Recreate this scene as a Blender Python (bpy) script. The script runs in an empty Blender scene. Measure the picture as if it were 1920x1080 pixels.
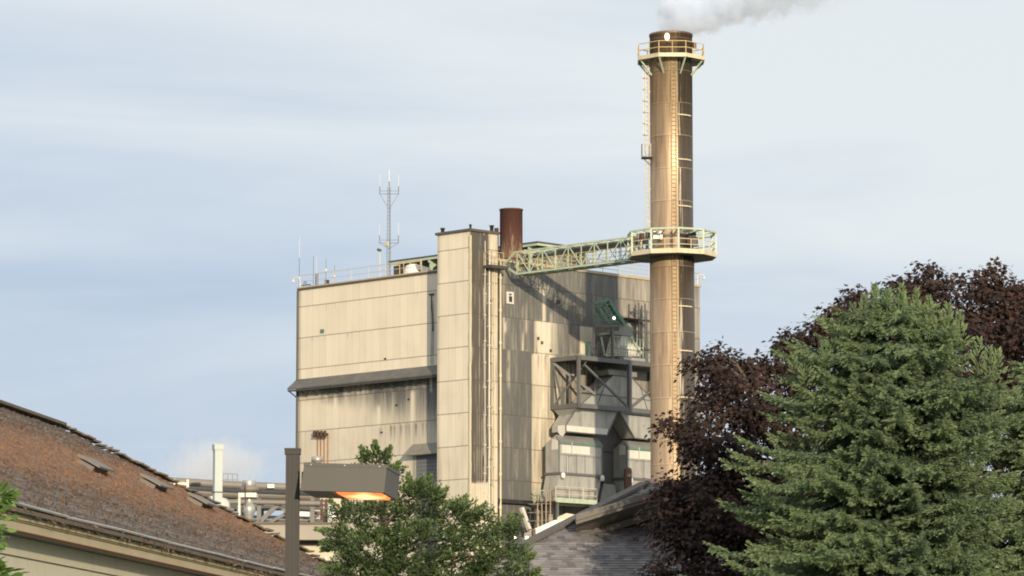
import bpy, math, random
import numpy as np
from mathutils import Vector, Matrix, noise as mnoise
random.seed(7); RNG = np.random.default_rng(7)
scene = bpy.context.scene
COL = scene.collection
R = math.radians

# ------------------------------------------------------------------ camera
F = 7000.0; CAMZ = 1.7
PITCH = math.atan(860 / F); SP, CP = math.sin(PITCH), math.cos(PITCH)
cam_d = bpy.data.cameras.new('camera'); cam = bpy.data.objects.new('camera', cam_d); COL.objects.link(cam)
cam.location = (0, 0, CAMZ); cam.rotation_euler = (math.pi / 2 + PITCH, 0, 0)
cam_d.sensor_width = 36; cam_d.lens = 36 * F / 1920; cam_d.clip_end = 20000; cam_d.clip_start = 0.5
scene.camera = cam

def ray(px, py):
    cx = (px - 960) / F; cy = (540 - py) / F
    return Vector((cx, CP - cy * SP, SP + cy * CP))
def at(px, py, Y):
    d = ray(px, py); return Vector((0, 0, CAMZ)) + d * (Y / d.y)
def proj(w):
    v = Vector(w) - Vector((0, 0, CAMZ))
    f = v.y * CP + v.z * SP; u = -v.y * SP + v.z * CP
    return 960 + F * v.x / f, 540 - F * u / f

# plant frame: x runs right-and-away, y runs left-and-away (both 45 degrees)
O = at(882, 433, 330); O.z = 0
BM = Matrix.Translation(O) @ Matrix.Rotation(math.pi / 4, 4, 'Z'); BMI = BM.inverted()
CB = BMI @ Vector((0, 0, CAMZ)); BM3I = BMI.to_3x3()
def onx(px, py, xc):
    d = BM3I @ ray(px, py); t = (xc - CB.x) / d.x; return CB + d * t
def ony(px, py, yc):
    d = BM3I @ ray(px, py); t = (yc - CB.y) / d.y; return CB + d * t

# ------------------------------------------------------------------ materials
def newmat(name):
    m = bpy.data.materials.new(name); m.use_nodes = True
    nt = m.node_tree; return m, nt, nt.nodes['Principled BSDF']
def N(nt, t, **kw):
    n = nt.nodes.new(t)
    for k, v in kw.items():
        if hasattr(n, k): setattr(n, k, v)
        else: n.inputs[k].default_value = v
    return n
def math_n(nt, op, a, b=None, clamp=False):
    n = nt.nodes.new('ShaderNodeMath'); n.operation = op; n.use_clamp = clamp
    for i, v in enumerate((a, b)):
        if v is None: continue
        if isinstance(v, (int, float)): n.inputs[i].default_value = v
        else: nt.links.new(v, n.inputs[i])
    return n.outputs[0]
def mix_n(nt, fac, a, b, blend='MIX'):
    n = nt.nodes.new('ShaderNodeMix'); n.data_type = 'RGBA'; n.blend_type = blend
    for i, v in ((0, fac), (6, a), (7, b)):
        if isinstance(v, (int, float)): n.inputs[i].default_value = v
        elif isinstance(v, tuple): n.inputs[i].default_value = (*v[:3], 1)
        else: nt.links.new(v, n.inputs[i])
    return n.outputs[2]
def ramp_n(nt, fac, lo, hi):
    n = nt.nodes.new('ShaderNodeMapRange'); n.inputs[1].default_value = lo; n.inputs[2].default_value = hi
    nt.links.new(fac, n.inputs[0]); return n.outputs[0]
def noise_n(nt, vec, scale, detail=4, rough=.55, dist=0):
    n = N(nt, 'ShaderNodeTexNoise', Scale=scale, Detail=detail, Roughness=rough, Distortion=dist)
    if vec is not None: nt.links.new(vec, n.inputs['Vector'])
    return n.outputs['Fac']
def coords(nt, scale=(1, 1, 1), rot=(0, 0, 0)):
    tc = nt.nodes.new('ShaderNodeTexCoord'); mp = nt.nodes.new('ShaderNodeMapping')
    mp.inputs['Scale'].default_value = scale; mp.inputs['Rotation'].default_value = rot
    nt.links.new(tc.outputs['Object'], mp.inputs['Vector']); return mp.outputs[0]
def bump_n(nt, b, h, strength=.3, dist=.02):
    n = N(nt, 'ShaderNodeBump', Strength=strength, Distance=dist)
    nt.links.new(h, n.inputs['Height']); nt.links.new(n.outputs[0], b.inputs['Normal'])
def plain(name, col, rough=.6, metal=0, dirt=None, amt=.5, scale=2.0, streak=True, var=.12, bump=0):
    """paint or metal with grime: large soft tone changes plus streaky dirt"""
    m, nt, b = newmat(name)
    sc = (1, 1, .22) if streak else (1, 1, 1)
    v = coords(nt, sc); v2 = coords(nt)
    n1 = noise_n(nt, v, scale, 5, .65); n2 = noise_n(nt, v2, scale * .35, 3)
    d = dirt or tuple(c * .45 for c in col)
    f = math_n(nt, 'MULTIPLY', ramp_n(nt, n1, .45, .75), amt, True)
    c = mix_n(nt, f, col, d)
    lo = tuple(x * (1 - var) for x in col)
    c = mix_n(nt, ramp_n(nt, n2, .35, .65), c, mix_n(nt, .5, c, lo))
    nt.links.new(c, b.inputs['Base Color'])
    b.inputs['Roughness'].default_value = rough; b.inputs['Metallic'].default_value = metal
    if bump: bump_n(nt, b, n1, bump, .02)
    return m

def siding(name, z0, step=2.95, cream=(.80, .705, .545), grime=(.105, .105, .100), streak_amt=1.0):
    """ribbed metal wall panels: seams every storey, ribs, panel-to-panel tone, rain streaks; 'dirt' comes with the mesh"""
    m, nt, b = newmat(name); L = nt.links
    tc = nt.nodes.new('ShaderNodeTexCoord'); sx = nt.nodes.new('ShaderNodeSeparateXYZ'); L.new(tc.outputs['Object'], sx.inputs[0])
    along = math_n(nt, 'ADD', sx.outputs[0], sx.outputs[1]); z = sx.outputs[2]
    at_ = N(nt, 'ShaderNodeAttribute'); at_.attribute_name = 'dirt'; dirt = at_.outputs['Fac']
    zz = math_n(nt, 'DIVIDE', math_n(nt, 'SUBTRACT', z, z0), step)
    fr = math_n(nt, 'FRACT', zz)
    # panel id
    cb = nt.nodes.new('ShaderNodeCombineXYZ')
    L.new(math_n(nt, 'FLOOR', math_n(nt, 'DIVIDE', along, .92)), cb.inputs[0]); L.new(math_n(nt, 'FLOOR', zz), cb.inputs[1])
    wn = nt.nodes.new('ShaderNodeTexWhiteNoise'); L.new(cb.outputs[0], wn.inputs[0]); pid = wn.outputs[0]
    # streaks
    cs = nt.nodes.new('ShaderNodeCombineXYZ'); L.new(math_n(nt, 'MULTIPLY', along, 3.2), cs.inputs[0]); L.new(math_n(nt, 'MULTIPLY', z, .22), cs.inputs[1])
    L.new(math_n(nt, 'MULTIPLY', math_n(nt, 'FLOOR', zz), 5.3), cs.inputs[2])
    st = noise_n(nt, cs.outputs[0], 1.0, 6, .7)
    stf = ramp_n(nt, st, .3, .72)
    n2 = noise_n(nt, tc.outputs['Object'], .35, 4)
    d = math_n(nt, 'MULTIPLY', dirt, math_n(nt, 'ADD', math_n(nt, 'MULTIPLY', stf, .75 * streak_amt), 1 - .38 * streak_amt))
    d = math_n(nt, 'ADD', d, math_n(nt, 'MULTIPLY', math_n(nt, 'SUBTRACT', pid, .6), .035))
    d = math_n(nt, 'ADD', d, math_n(nt, 'MULTIPLY', ramp_n(nt, n2, .55, .8), .06), True)
    iv = math_n(nt, 'SUBTRACT', 1, d); d = math_n(nt, 'SUBTRACT', 1, math_n(nt, 'MULTIPLY', iv, iv), True)
    c = mix_n(nt, d, cream, grime)
    c = mix_n(nt, math_n(nt, 'MULTIPLY', pid, .06), c, (.40, .34, .26))
    # seam lines and the vertical panel joints
    seam = math_n(nt, 'LESS_THAN', fr, .030)
    c = mix_n(nt, math_n(nt, 'MULTIPLY', seam, .62), c, (.085, .07, .055))
    vj = math_n(nt, 'LESS_THAN', math_n(nt, 'FRACT', math_n(nt, 'DIVIDE', along, .92)), .07)
    c = mix_n(nt, math_n(nt, 'MULTIPLY', vj, math_n(nt, 'ADD', math_n(nt, 'MULTIPLY', st, .30), -.02)), c, (.16, .13, .10))
    # short drips below a seam
    dr = math_n(nt, 'MULTIPLY', ramp_n(nt, fr, .80, 1.0), ramp_n(nt, st, .56, .72), True)
    c = mix_n(nt, math_n(nt, 'MULTIPLY', dr, .45), c, (.15, .12, .09))
    L.new(c, b.inputs['Base Color']); b.inputs['Roughness'].default_value = .55
    rib = math_n(nt, 'SINE', math_n(nt, 'MULTIPLY', along, 2 * math.pi / .23))
    bump_n(nt, b, math_n(nt, 'ADD', rib, math_n(nt, 'MULTIPLY', seam, -3)), .35, .015)
    return m

M = {}
M['mint'] = plain('mint_paint', (.47, .56, .41), .5, 0, (.22, .20, .12), .6, 3)
M['green'] = plain('green_paint', (.12, .235, .17), .5, 0, (.08, .12, .09), .6, 3)
M['cream'] = plain('cream_paint', (.66, .58, .40), .5, 0, (.40, .26, .12), .5, 4)
M['yellow'] = plain('yellow_paint', (.62, .49, .23), .5, 0, (.35, .22, .08), .5, 4)
M['darksteel'] = plain('dark_steel', (.085, .080, .070), .6, .2, (.14, .10, .07), .5, 3)
M['steel'] = plain('grey_steel', (.155, .157, .155), .55, .2, (.12, .09, .06), .6, 2.5)
M['duct'] = plain('grey_duct_metal', (.43, .42, .385), .5, .15, (.15, .135, .115), .95, 1.1)
M['ductdark'] = plain('dull_duct_metal', (.255, .255, .24), .5, .15, (.14, .13, .11), .6, 1.3)
M['whitemetal'] = plain('white_metal', (.70, .67, .60), .45, 0, (.40, .34, .25), .5, 2)
M['white'] = plain('white_paint', (.75, .73, .68), .5, 0, (.5, .42, .32), .4, 2)
M['galv'] = plain('galvanised_metal', (.46, .45, .42), .4, .5, (.28, .22, .16), .6, 3)
M['rust'] = plain('rusty_metal', (.125, .058, .040), .75, .1, (.36, .26, .18), .30, 2.6, var=.3)
M['rustdark'] = plain('dark_rust', (.075, .042, .030), .8, 0, (.03, .02, .018), .6, 4)
M['roofcap'] = plain('roof_flashing', (.115, .095, .07), .6, .2, (.25, .2, .14), .5, 2)
M['roofdeck'] = plain('roof_deck', (.22, .21, .19), .8, 0, None, .4, .6, False)
M['parapet'] = plain('parapet_trim', (.50, .41, .27), .55, 0, (.22, .17, .10), .7, 2)
M['black'] = plain('black_paint', (.028, .027, .026), .6, 0, (.06, .05, .04), .5, 3)
M['palegreen'] = plain('pale_green_panel', (.47, .53, .50), .5, 0, (.42, .45, .38), .35, 1.5)
M['glass'] = plain('dark_glass', (.03, .035, .04), .15, 0, (.02, .02, .02), .3, 2)
M['pipebeige'] = plain('beige_pipe', (.225, .208, .185), .55, .1, (.2, .15, .1), .6, 1.5)
M['wallbeige'] = plain('beige_wall', (.56, .51, .37), .7, 0, (.36, .32, .24), .5, 1.0)
M['fasciabeige'] = plain('beige_fascia', (.36, .325, .27), .7, 0, (.24, .22, .18), .4, .8)
M['concrete'] = plain('concrete', (.30, .29, .27), .85, 0, None, .4, .7, False)

# ------------------------------------------------------------------ mesh helpers
class MB:
    """collects geometry (coordinates go through `fr`) and links it as one mesh object"""
    def __init__(s, fr=None): s.v = []; s.f = []; s.fr = fr; s.smooth = []
    def add(s, vs, fs, sm=False):
        n = len(s.v); s.v += [(s.fr @ Vector(v)) if s.fr else Vector(v) for v in vs]
        for f in fs: s.f.append([i + n for i in f]); s.smooth.append(sm)
        return s
    def box(s, a, b):
        x0, y0, z0 = a; x1, y1, z1 = b
        x0, x1 = sorted((x0, x1)); y0, y1 = sorted((y0, y1)); z0, z1 = sorted((z0, z1))
        return s.add([(x0,y0,z0),(x1,y0,z0),(x1,y1,z0),(x0,y1,z0),(x0,y0,z1),(x1,y0,z1),(x1,y1,z1),(x0,y1,z1)],
                     [(0,3,2,1),(4,5,6,7),(0,1,5,4),(1,2,6,5),(2,3,7,6),(3,0,4,7)])
    def bar(s, p, q, w, h=None, up=(0, 0, 1)):
        p, q = Vector(p), Vector(q); h = h or w; d = (q - p)
        if d.length < 1e-6: return s
        d.normalize(); up = Vector(up)
        if abs(d.dot(up)) > .99: up = Vector((1, 0, 0))
        sd = d.cross(up).normalized(); up2 = sd.cross(d)
        vs = [e + sd * (i * w / 2) + up2 * (j * h / 2) for e in (p, q) for i, j in ((-1,-1),(1,-1),(1,1),(-1,1))]
        return s.add(vs, [(3,2,1,0),(4,5,6,7),(0,1,5,4),(1,2,6,5),(2,3,7,6),(3,0,4,7)])
    def tube(s, p, q, r, n=10, r2=None, cap=True):
        p, q = Vector(p), Vector(q); r2 = r if r2 is None else r2; d = (q - p).normalized()
        up = Vector((0,0,1)) if abs(d.z) < .95 else Vector((1,0,0))
        a = d.cross(up).normalized(); b = d.cross(a)
        vs = []
        for e, rr in ((p, r), (q, r2)):
            for k in range(n):
                t = 2 * math.pi * k / n; vs.append(e + a * (rr * math.cos(t)) + b * (rr * math.sin(t)))
        s.add(vs, [(k, k + n, (k + 1) % n + n, (k + 1) % n) for k in range(n)], True)
        if cap: s.add(vs[:n], [list(range(n))]); s.add(vs[n:], [list(range(n))[::-1]])
        return s
    def path(s, pts, r, n=8):
        for a, b in zip(pts[:-1], pts[1:]): s.tube(a, b, r, n)
        return s
    def lathe(s, c, prof, n=32, cap=True):
        c = Vector(c); vs = []
        for r, z in prof:
            for k in range(n):
                t = 2 * math.pi * k / n; vs.append(c + Vector((r * math.cos(t), r * math.sin(t), z)))
        fs = []
        for j in range(len(prof) - 1):
            for k in range(n):
                fs.append((j*n + k, j*n + (k+1) % n, (j+1)*n + (k+1) % n, (j+1)*n + k))
        s.add(vs, fs, True)
        if cap:
            s.add(vs[:n], [list(range(n))[::-1]]); s.add(vs[-n:], [list(range(n))])
        return s
    def prism(s, pts, vec):
        vec = Vector(vec); pts = [Vector(p) for p in pts]; n = len(pts)
        nrm = Vector((0,0,0))
        for i in range(n): nrm += pts[i].cross(pts[(i+1) % n])
        if nrm.dot(vec) > 0: pts = pts[::-1]
        vs = pts + [p + vec for p in pts]
        fs = [list(range(n)), list(range(2*n - 1, n - 1, -1))]
        fs += [(i, i + n, (i+1) % n + n, (i+1) % n) for i in range(n)]
        return s.add(vs, fs)
    def build(s, name, mat, parent=None, at_=None, attr=None):
        if parent is not None: inv = parent.matrix_basis.inverted()
        elif at_ is not None: inv = Matrix.Translation(-Vector(at_))
        else: inv = Matrix.Identity(4)
        me = bpy.data.meshes.new(name); me.from_pydata([inv @ v for v in s.v], [], s.f); me.update()
        me.polygons.foreach_set('use_smooth', s.smooth)
        me.materials.append(mat)
        o = bpy.data.objects.new(name, me); COL.objects.link(o)
        if parent is not None: o.parent = parent
        elif at_ is not None: o.location = at_
        return o
def sub(mb, name, mat, part):
    """sub-part: part has identity transform inside its root, so build in the root frame"""
    root = part.parent; o = mb.build(name, mat, root); o.parent = part; return o
def tag(o, label=None, cat=None, group=None, kind=None):
    if label: o['label'] = label
    if cat: o['category'] = cat
    if group: o['group'] = group
    if kind: o['kind'] = kind
    return o
def thing(name, label, cat, loc, rz=0, group=None):
    o = bpy.data.objects.new(name, None); o.empty_display_size = .3; COL.objects.link(o)
    o.matrix_basis = Matrix.Translation(Vector(loc)) @ Matrix.Rotation(rz, 4, 'Z')
    return tag(o, label, cat, group)
Bz = math.pi / 4
def bthing(name, label, cat, bx, by, z=0, group=None):
    return thing(name, label, cat, BM @ Vector((bx, by, z)), Bz, group)
def copy_tree(o, parent=None):
    c = o.copy(); COL.objects.link(c); c.parent = parent
    for ch in list(o.children): copy_tree(ch, c)
    return c

# ------------------------------------------------------------------ the power station
P_, YR = 2.3, .6
TW = onx(820, 600, 0).y; TD = ony(933, 500, 0).x
ZT = onx(882, 433, 0).z
YE = onx(560, 560, P_).y; XE = ony(1312, 560, YR).x
ZL = onx(560, 545, P_).z; ZR = ony(1092, 510, YR).z
ZS = onx(820, 473, 0).z % 2.95; ZSL = onx(560, 577, P_).z % 2.95; ZSR = ony(936, 594, YR).z % 2.95
print('tower', TW, TD, ZT, 'left end', YE, 'right end', XE, 'tops', ZL, ZR, 'seams', ZS, ZSL, ZSR)
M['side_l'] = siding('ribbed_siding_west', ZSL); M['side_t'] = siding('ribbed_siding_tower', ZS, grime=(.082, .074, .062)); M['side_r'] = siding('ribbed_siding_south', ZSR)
def sm(a, b, x): t = min(1, max(0, (x - a) / (b - a))); return t * t * (3 - 2 * t)
def nz(x, y, s=0): return mnoise.noise(Vector((x, y, s)))
def band(x, a, b, e=3): return sm(a - e, a + e, x) * (1 - sm(b - e, b + e, x))

def dirt_tone_left(px, py):
    n = nz(px * .03, py * .02, 1)
    d = .03 + .05 * max(0, n)
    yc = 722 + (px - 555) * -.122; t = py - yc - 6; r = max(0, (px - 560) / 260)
    if t > -4:  # darker below the canopy, reaching deeper towards the right
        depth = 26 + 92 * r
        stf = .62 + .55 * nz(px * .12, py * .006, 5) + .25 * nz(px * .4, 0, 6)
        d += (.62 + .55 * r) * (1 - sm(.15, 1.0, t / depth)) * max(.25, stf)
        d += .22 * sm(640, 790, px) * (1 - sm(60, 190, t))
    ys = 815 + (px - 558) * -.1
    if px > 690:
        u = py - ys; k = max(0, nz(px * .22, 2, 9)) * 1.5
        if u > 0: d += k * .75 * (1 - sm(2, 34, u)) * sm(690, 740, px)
    for cx, y0, y1, w in ((628, 742, 768, 3), (710, 762, 800, 3), (773, 732, 792, 4.5), (611, 738, 750, 2), (808, 705, 735, 3)):
        d *= 1 - .85 * band(px, cx - w, cx + w, 1.5) * band(py, y0, y1, 5)
    d += .3 * band(px, 775, 800, 8) * sm(838, 870, py)
    d += .65 * band(px, 808, 813, 1.6) * band(py, 570, 690, 14) * (.7 + .6 * nz(px, py * .05, 3))
    d += .5 * (1 - sm(560, 566, px)) * .6
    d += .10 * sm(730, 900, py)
    return d
def dirt_tower_l(px, py):
    d = .03 + .10 * max(0, nz(px * .08, py * .01, 2)) + .16 * sm(760, 960, py) * (.5 + nz(px * .2, py * .01, 4))
    d += .25 * (1 - sm(821, 826, px)) + .25 * sm(878, 882, px)
    return d
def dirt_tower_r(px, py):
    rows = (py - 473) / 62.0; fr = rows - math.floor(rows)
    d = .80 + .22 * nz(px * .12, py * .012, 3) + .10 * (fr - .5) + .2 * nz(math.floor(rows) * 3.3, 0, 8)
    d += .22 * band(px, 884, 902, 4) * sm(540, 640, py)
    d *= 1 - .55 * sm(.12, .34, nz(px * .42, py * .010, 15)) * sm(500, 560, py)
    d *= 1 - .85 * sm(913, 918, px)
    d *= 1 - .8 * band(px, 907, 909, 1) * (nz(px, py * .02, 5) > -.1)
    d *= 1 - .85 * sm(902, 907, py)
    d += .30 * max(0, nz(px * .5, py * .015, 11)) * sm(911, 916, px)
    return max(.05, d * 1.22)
def dirt_light_right(px, py):
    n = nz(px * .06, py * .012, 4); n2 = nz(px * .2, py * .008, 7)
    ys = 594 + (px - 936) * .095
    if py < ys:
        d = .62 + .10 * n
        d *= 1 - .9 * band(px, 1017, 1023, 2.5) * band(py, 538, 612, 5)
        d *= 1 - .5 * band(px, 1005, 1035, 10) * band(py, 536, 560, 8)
        d -= .22 * sm(1155, 1170, px)  # paler beyond the stack's cast shadow: sunlight painted into the mask
        d -= .10 * band(px, 1082, 1098, 3)  # paler gap at that shadow's left edge, painted light too
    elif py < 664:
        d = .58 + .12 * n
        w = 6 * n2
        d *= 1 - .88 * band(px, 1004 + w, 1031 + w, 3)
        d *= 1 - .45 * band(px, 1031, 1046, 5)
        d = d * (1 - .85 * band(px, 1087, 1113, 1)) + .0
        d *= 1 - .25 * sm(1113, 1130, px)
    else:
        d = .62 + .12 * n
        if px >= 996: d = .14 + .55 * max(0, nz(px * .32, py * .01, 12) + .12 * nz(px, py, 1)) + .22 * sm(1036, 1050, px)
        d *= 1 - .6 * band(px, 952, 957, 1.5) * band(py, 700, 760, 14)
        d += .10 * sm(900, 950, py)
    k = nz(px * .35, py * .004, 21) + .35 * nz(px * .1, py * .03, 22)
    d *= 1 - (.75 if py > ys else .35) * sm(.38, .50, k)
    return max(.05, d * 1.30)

def wall_grid(o_name, mat, parent, f, u0, u1, z0, z1, dfun, res=.22, hole=None):
    nu = max(2, int((u1 - u0) / res) + 1); nzv = max(2, int((z1 - z0) / res) + 1)
    us = np.linspace(u0, u1, nu); zs = np.linspace(z0, z1, nzv)
    vs, dd = [], []
    for z in zs:
        for u in us:
            v = Vector(f(u, z)); vs.append(v); px, py = proj(BM @ v); dd.append(dfun(px, py))
    fs = []
    for j in range(nzv - 1):
        for i in range(nu - 1):
            fs.append((j*nu + i, j*nu + i + 1, (j+1)*nu + i + 1, (j+1)*nu + i))
    mb = MB(BM); mb.add(vs, fs)
    o = mb.build(o_name, mat, parent)
    a = o.data.attributes.new('dirt', 'FLOAT', 'POINT'); a.data.foreach_set('value', np.array(dd, dtype=np.float32))
    return o

plant = bthing('power_station', 'tall cream and grey ribbed metal boiler house with a narrow stair tower on its corner', 'power station', 0, 0)
YB, XB = YE, XE
wl = wall_grid('wall', M['side_l'], plant, lambda u, z: (P_, u, z), TW - .6, YE, 0, ZL, dirt_tone_left)
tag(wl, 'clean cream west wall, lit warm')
wr = wall_grid('wall', M['side_r'], plant, lambda u, z: (u, YR, z), TD - .6, XE, 0, ZR, dirt_light_right)
tag(wr, 'grime-streaked grey south wall')
# far walls
m_ = MB(BM); m_.box((XE, YR + .02, 0), (XE - .3, YE, ZR - .05)); m_.box((P_ + .02, YE, 0), (XE - .32, YE - .3, ZL - .05))
ob = m_.build('rear_wall', M['wallbeige'], plant)
m_ = MB(BM); m_.box((P_ + .05, YR + .05, ZL - .7), (XE - .35, YE - .35, ZL - .4)); m_.build('roof', M['roofdeck'], plant)
# stair tower
m_ = MB(BM); m_.box((.05, .05, 0), (TD, TW, ZT - .06)); tw = m_.build('stair_tower', M['wallbeige'], plant)
t1 = wall_grid('tower_wall', M['side_t'], plant, lambda u, z: (0, u, z), 0, TW, 0, ZT, dirt_tower_l, .2); t1.parent = tw
t2 = wall_grid('tower_wall', M['side_t'], plant, lambda u, z: (u, 0, z), 0, TD, 0, ZT, dirt_tower_r, .14); t2.parent = tw
m_ = MB(BM); m_.box((-.18, -.18, ZT), (TD + .1, TW + .15, ZT + .22)); sub(m_, 'roof_cap', M['roofcap'], tw)
m_ = MB(BM)
for z in np.arange(2, ZT - .6, 1.45):   # bent corner flashing, in short lengths
    dx = random.uniform(.02, .07)
    m_.bar((-dx, -dx, z), (-random.uniform(.02, .08), -random.uniform(.02, .07), z + 1.47), .16, .16)
sub(m_, 'corner_flashing', M['cream'], tw)
# parapets
m_ = MB(BM); m_.box((P_ - .10, TW - .5, ZL), (P_ + .25, YE + .12, ZL + .18)); m_.build('parapet', M['roofcap'], plant)
m_ = MB(BM); m_.box((P_ - .14, TW - .5, ZL + .182), (P_ + .29, YE + .16, ZL + .30)); m_.build('parapet_trim', M['parapet'], plant)
m_ = MB(BM); m_.box((TD - .3, YR - .12, ZR), (XE + .12, YR + .25, ZR + .24)); m_.build('parapet', M['parapet'], plant)
m_ = MB(BM); m_.tube((P_ - .05, YE + .08, 8), (P_ - .05, YE + .08, ZL), .10, 8); m_.build('downpipe', M['darksteel'], plant)

def railing(mb, pts, h=1.1, post=1.8, r=.03, mids=(.5,), n=5):
    """posts, top and middle rails along a polyline"""
    for a, b in zip(pts[:-1], pts[1:]):
        a, b = Vector(a), Vector(b); L = (b - a).length; k = max(1, round(L / post))
        for i in range(k + 1):
            p = a.lerp(b, i / k); mb.tube(p, p + Vector((0, 0, h)), r, n)
        mb.tube(a + Vector((0, 0, h)), b + Vector((0, 0, h)), r, n)
        for f in mids: mb.tube(a + Vector((0, 0, h * f)), b + Vector((0, 0, h * f)), r * .85, n)
m_ = MB(BM); railing(m_, [(P_ + .1, TW + 4.6, ZL + .28), (P_ + .1, YE - .1, ZL + .28)], 1.15, 2.4, .028); m_.build('roof_railing', M['cream'], plant)
m_ = MB(BM); railing(m_, [(7.5, YR + .1, ZR + .22), (ony(1217, 500, YR).x, YR + .1, ZR + .22)], 1.15, 2.2, .032, (.33, .66)); m_.build('roof_railing', M['yellow'], plant)
m_ = MB(BM); railing(m_, [(XE - 1.0, YR + .1, ZR + .22), (XE, YR + .1, ZR + .22), (XE, YR + 6, ZR + .22)], 1.15, 1.0, .028); m_.build('roof_railing', M['cream'], plant)

# long canopy over the west wall
zt = onx(562, 711, P_).z; xo = P_ - 1.15; zb = onx(556, 727, xo).z
y0c = TW - .02; y1c = YE + .25
m_ = MB(BM); m_.prism([(P_ - .004, y0c, zt), (xo, y0c, zb), (xo, y0c, zb - .12), (P_ - .004, y0c, zt - .22)], (0, y1c - y0c, 0))
cn = m_.build('canopy', plain('weathered_canopy', (.13, .125, .115), .6, .2, (.30, .28, .24), .5, 1.2), plant)
m_ = MB(BM)
for y in np.arange(y0c + .5, y1c, 1.5):
    m_.bar((xo + .08, y, zb - .16), (P_ - .02, y, zb - .75), .07, .09); m_.bar((xo + .1, y, zb - .17), (P_ - .02, y, zb - .17), .07, .08)
m_.bar((xo + .12, y0c, zb - .22), (xo + .12, y1c, zb - .22), .08, .16)
sub(m_, 'canopy_bracket', M['darksteel'], cn)
# small hood over the louvred opening
ya, yb = TW - .02, onx(770, 832, P_).y; zt2 = onx(776, 833, P_).z; xo2 = P_ - .95; zb2 = onx(765, 852, xo2).z
m_ = MB(BM); m_.add([(P_ - .004, ya, zt2), (P_ - .004, yb - .25, zt2), (xo2, yb, zb2), (xo2, ya, zb2), (P_ - .004, ya, zb2 - .1), (P_ - .004, yb - .25, zb2 - .1), (xo2, yb, zb2 - .1), (xo2, ya, zb2 - .1)],
    [(0,1,2,3),(7,6,5,4),(3,2,6,7),(1,5,6,2),(0,3,7,4)])
m_.build('door_hood', plain('weathered_hood', (.26, .24, .20), .6, .1, (.12, .11, .1), .6, 1.5), plant)
yb2 = onx(781, 860, P_).y
m_ = MB(BM); m_.box((P_ - .03, ya, zb2 - 9.5), (P_ + .05, yb2, zb2 - .12))
lv = m_.build('louvre_panel', plain('louvre_grey', (.17, .175, .18), .6, .2, None, .4, 1.5), plant)
m_ = MB(BM)
for z in np.arange(zb2 - 9.4, zb2 - .3, .35): m_.box((P_ - .07, ya + .05, z), (P_ - .028, yb2 - .05, z + .08))
sub(m_, 'louvre_slat', M['ductdark'], lv)
# vents and small fittings on the west wall
def wall_patch(plane, px0, py0, px1, py1, mat, name, proud=.06):
    if plane == 'l':
        a = onx(px0, py1, P_); b = onx(px1, py0, P_); return MB(BM).box((P_ - proud, a.y, a.z), (P_ - .004, b.y, b.z)).build(name, mat, plant)
    a = ony(px0, py1, YR); b = ony(px1, py0, YR); return MB(BM).box((a.x, YR - proud, a.z), (b.x, YR - .004, b.z)).build(name, mat, plant)
wall_patch('l', 601, 617, 608, 625, M['green'], 'wall_vent')
for px, py in ((722, 671), (743, 758), (766, 747), (715, 809)): wall_patch('l', px, py, px + 2.4, py + 3.2, M['black'], 'wall_bracket', .12)
p = onx(810, 552, P_); m_ = MB(BM); m_.bar((P_ - .08, p.y - .3, p.z), (P_ - .08, p.y + .28, p.z), .08, .16)
m_.path([(P_ - .08, p.y, p.z), (P_ - .08, p.y, p.z - 1.3), (P_ - .08, p.y - .18, p.z - 1.9), (P_ - .08, p.y - .18, p.z - 3.4)], .05, 6); m_.build('downpipe', M['darksteel'], plant)
rs = plain('rust_streak_paint', (.46, .23, .10), .7, 0, (.20, .10, .05), .6, 3)
for px in (597, 603, 609.5, 616.5):
    a = onx(px, 812, P_); q = MB(BM); q.path([(P_ - .02, a.y + .1, a.z - .1), (P_ - .42, a.y + .1, a.z - .12), (P_ - .42, a.y + .22, a.z + .1)], .10, 8)
    q.tube((P_ - .28, a.y + .1, a.z - .04), (P_ - .5, a.y + .1, a.z - .34), .12, 8)
    q.tube((P_ - .36, a.y + .12, a.z - .42), (P_ - .36, a.y + .12, a.z + .20), .13, 8)
    ep = q.build('exhaust_pipe', M['rustdark'], plant)
    q = MB(BM); q.box((P_ - .010, a.y + .02, a.z - 3.0 - random.random() * .6), (P_ - .004, a.y + .22, a.z - .2)); sub(q, 'rust_streak', rs, ep)
# fittings on the south wall
w_ = wall_patch('r', 949, 548, 962, 569, M['whitemetal'], 'window', .10)
a = ony(953, 566, YR); b = ony(958.5, 556, YR); sub(MB(BM).box((a.x, YR - .13, a.z), (b.x, YR - .098, b.z)), 'pane', M['glass'], w_)
a = ony(953, 553.5, YR); b = ony(957.5, 551, YR); sub(MB(BM).box((a.x, YR - .13, a.z), (b.x, YR - .098, b.z)), 'pane', M['glass'], w_)
wall_patch('r', 1043, 563, 1048.5, 569, M['black'], 'wall_vent', .12)
for px, py in ((1007, 632), (1014, 640), (1030, 655)): wall_patch('r', px, py, px + 3, py + 5, M['darksteel'], 'wall_bracket', .12)
wall_patch('r', 948, 897, 954, 904, M['white'], 'wall_sign', .05)
dr = wall_patch('r', 1096, 641, 1108.5, 668, plain('mint_door', (.36, .50, .36), .5, 0, (.25, .3, .22), .4, 3), 'door', .07)
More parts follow.
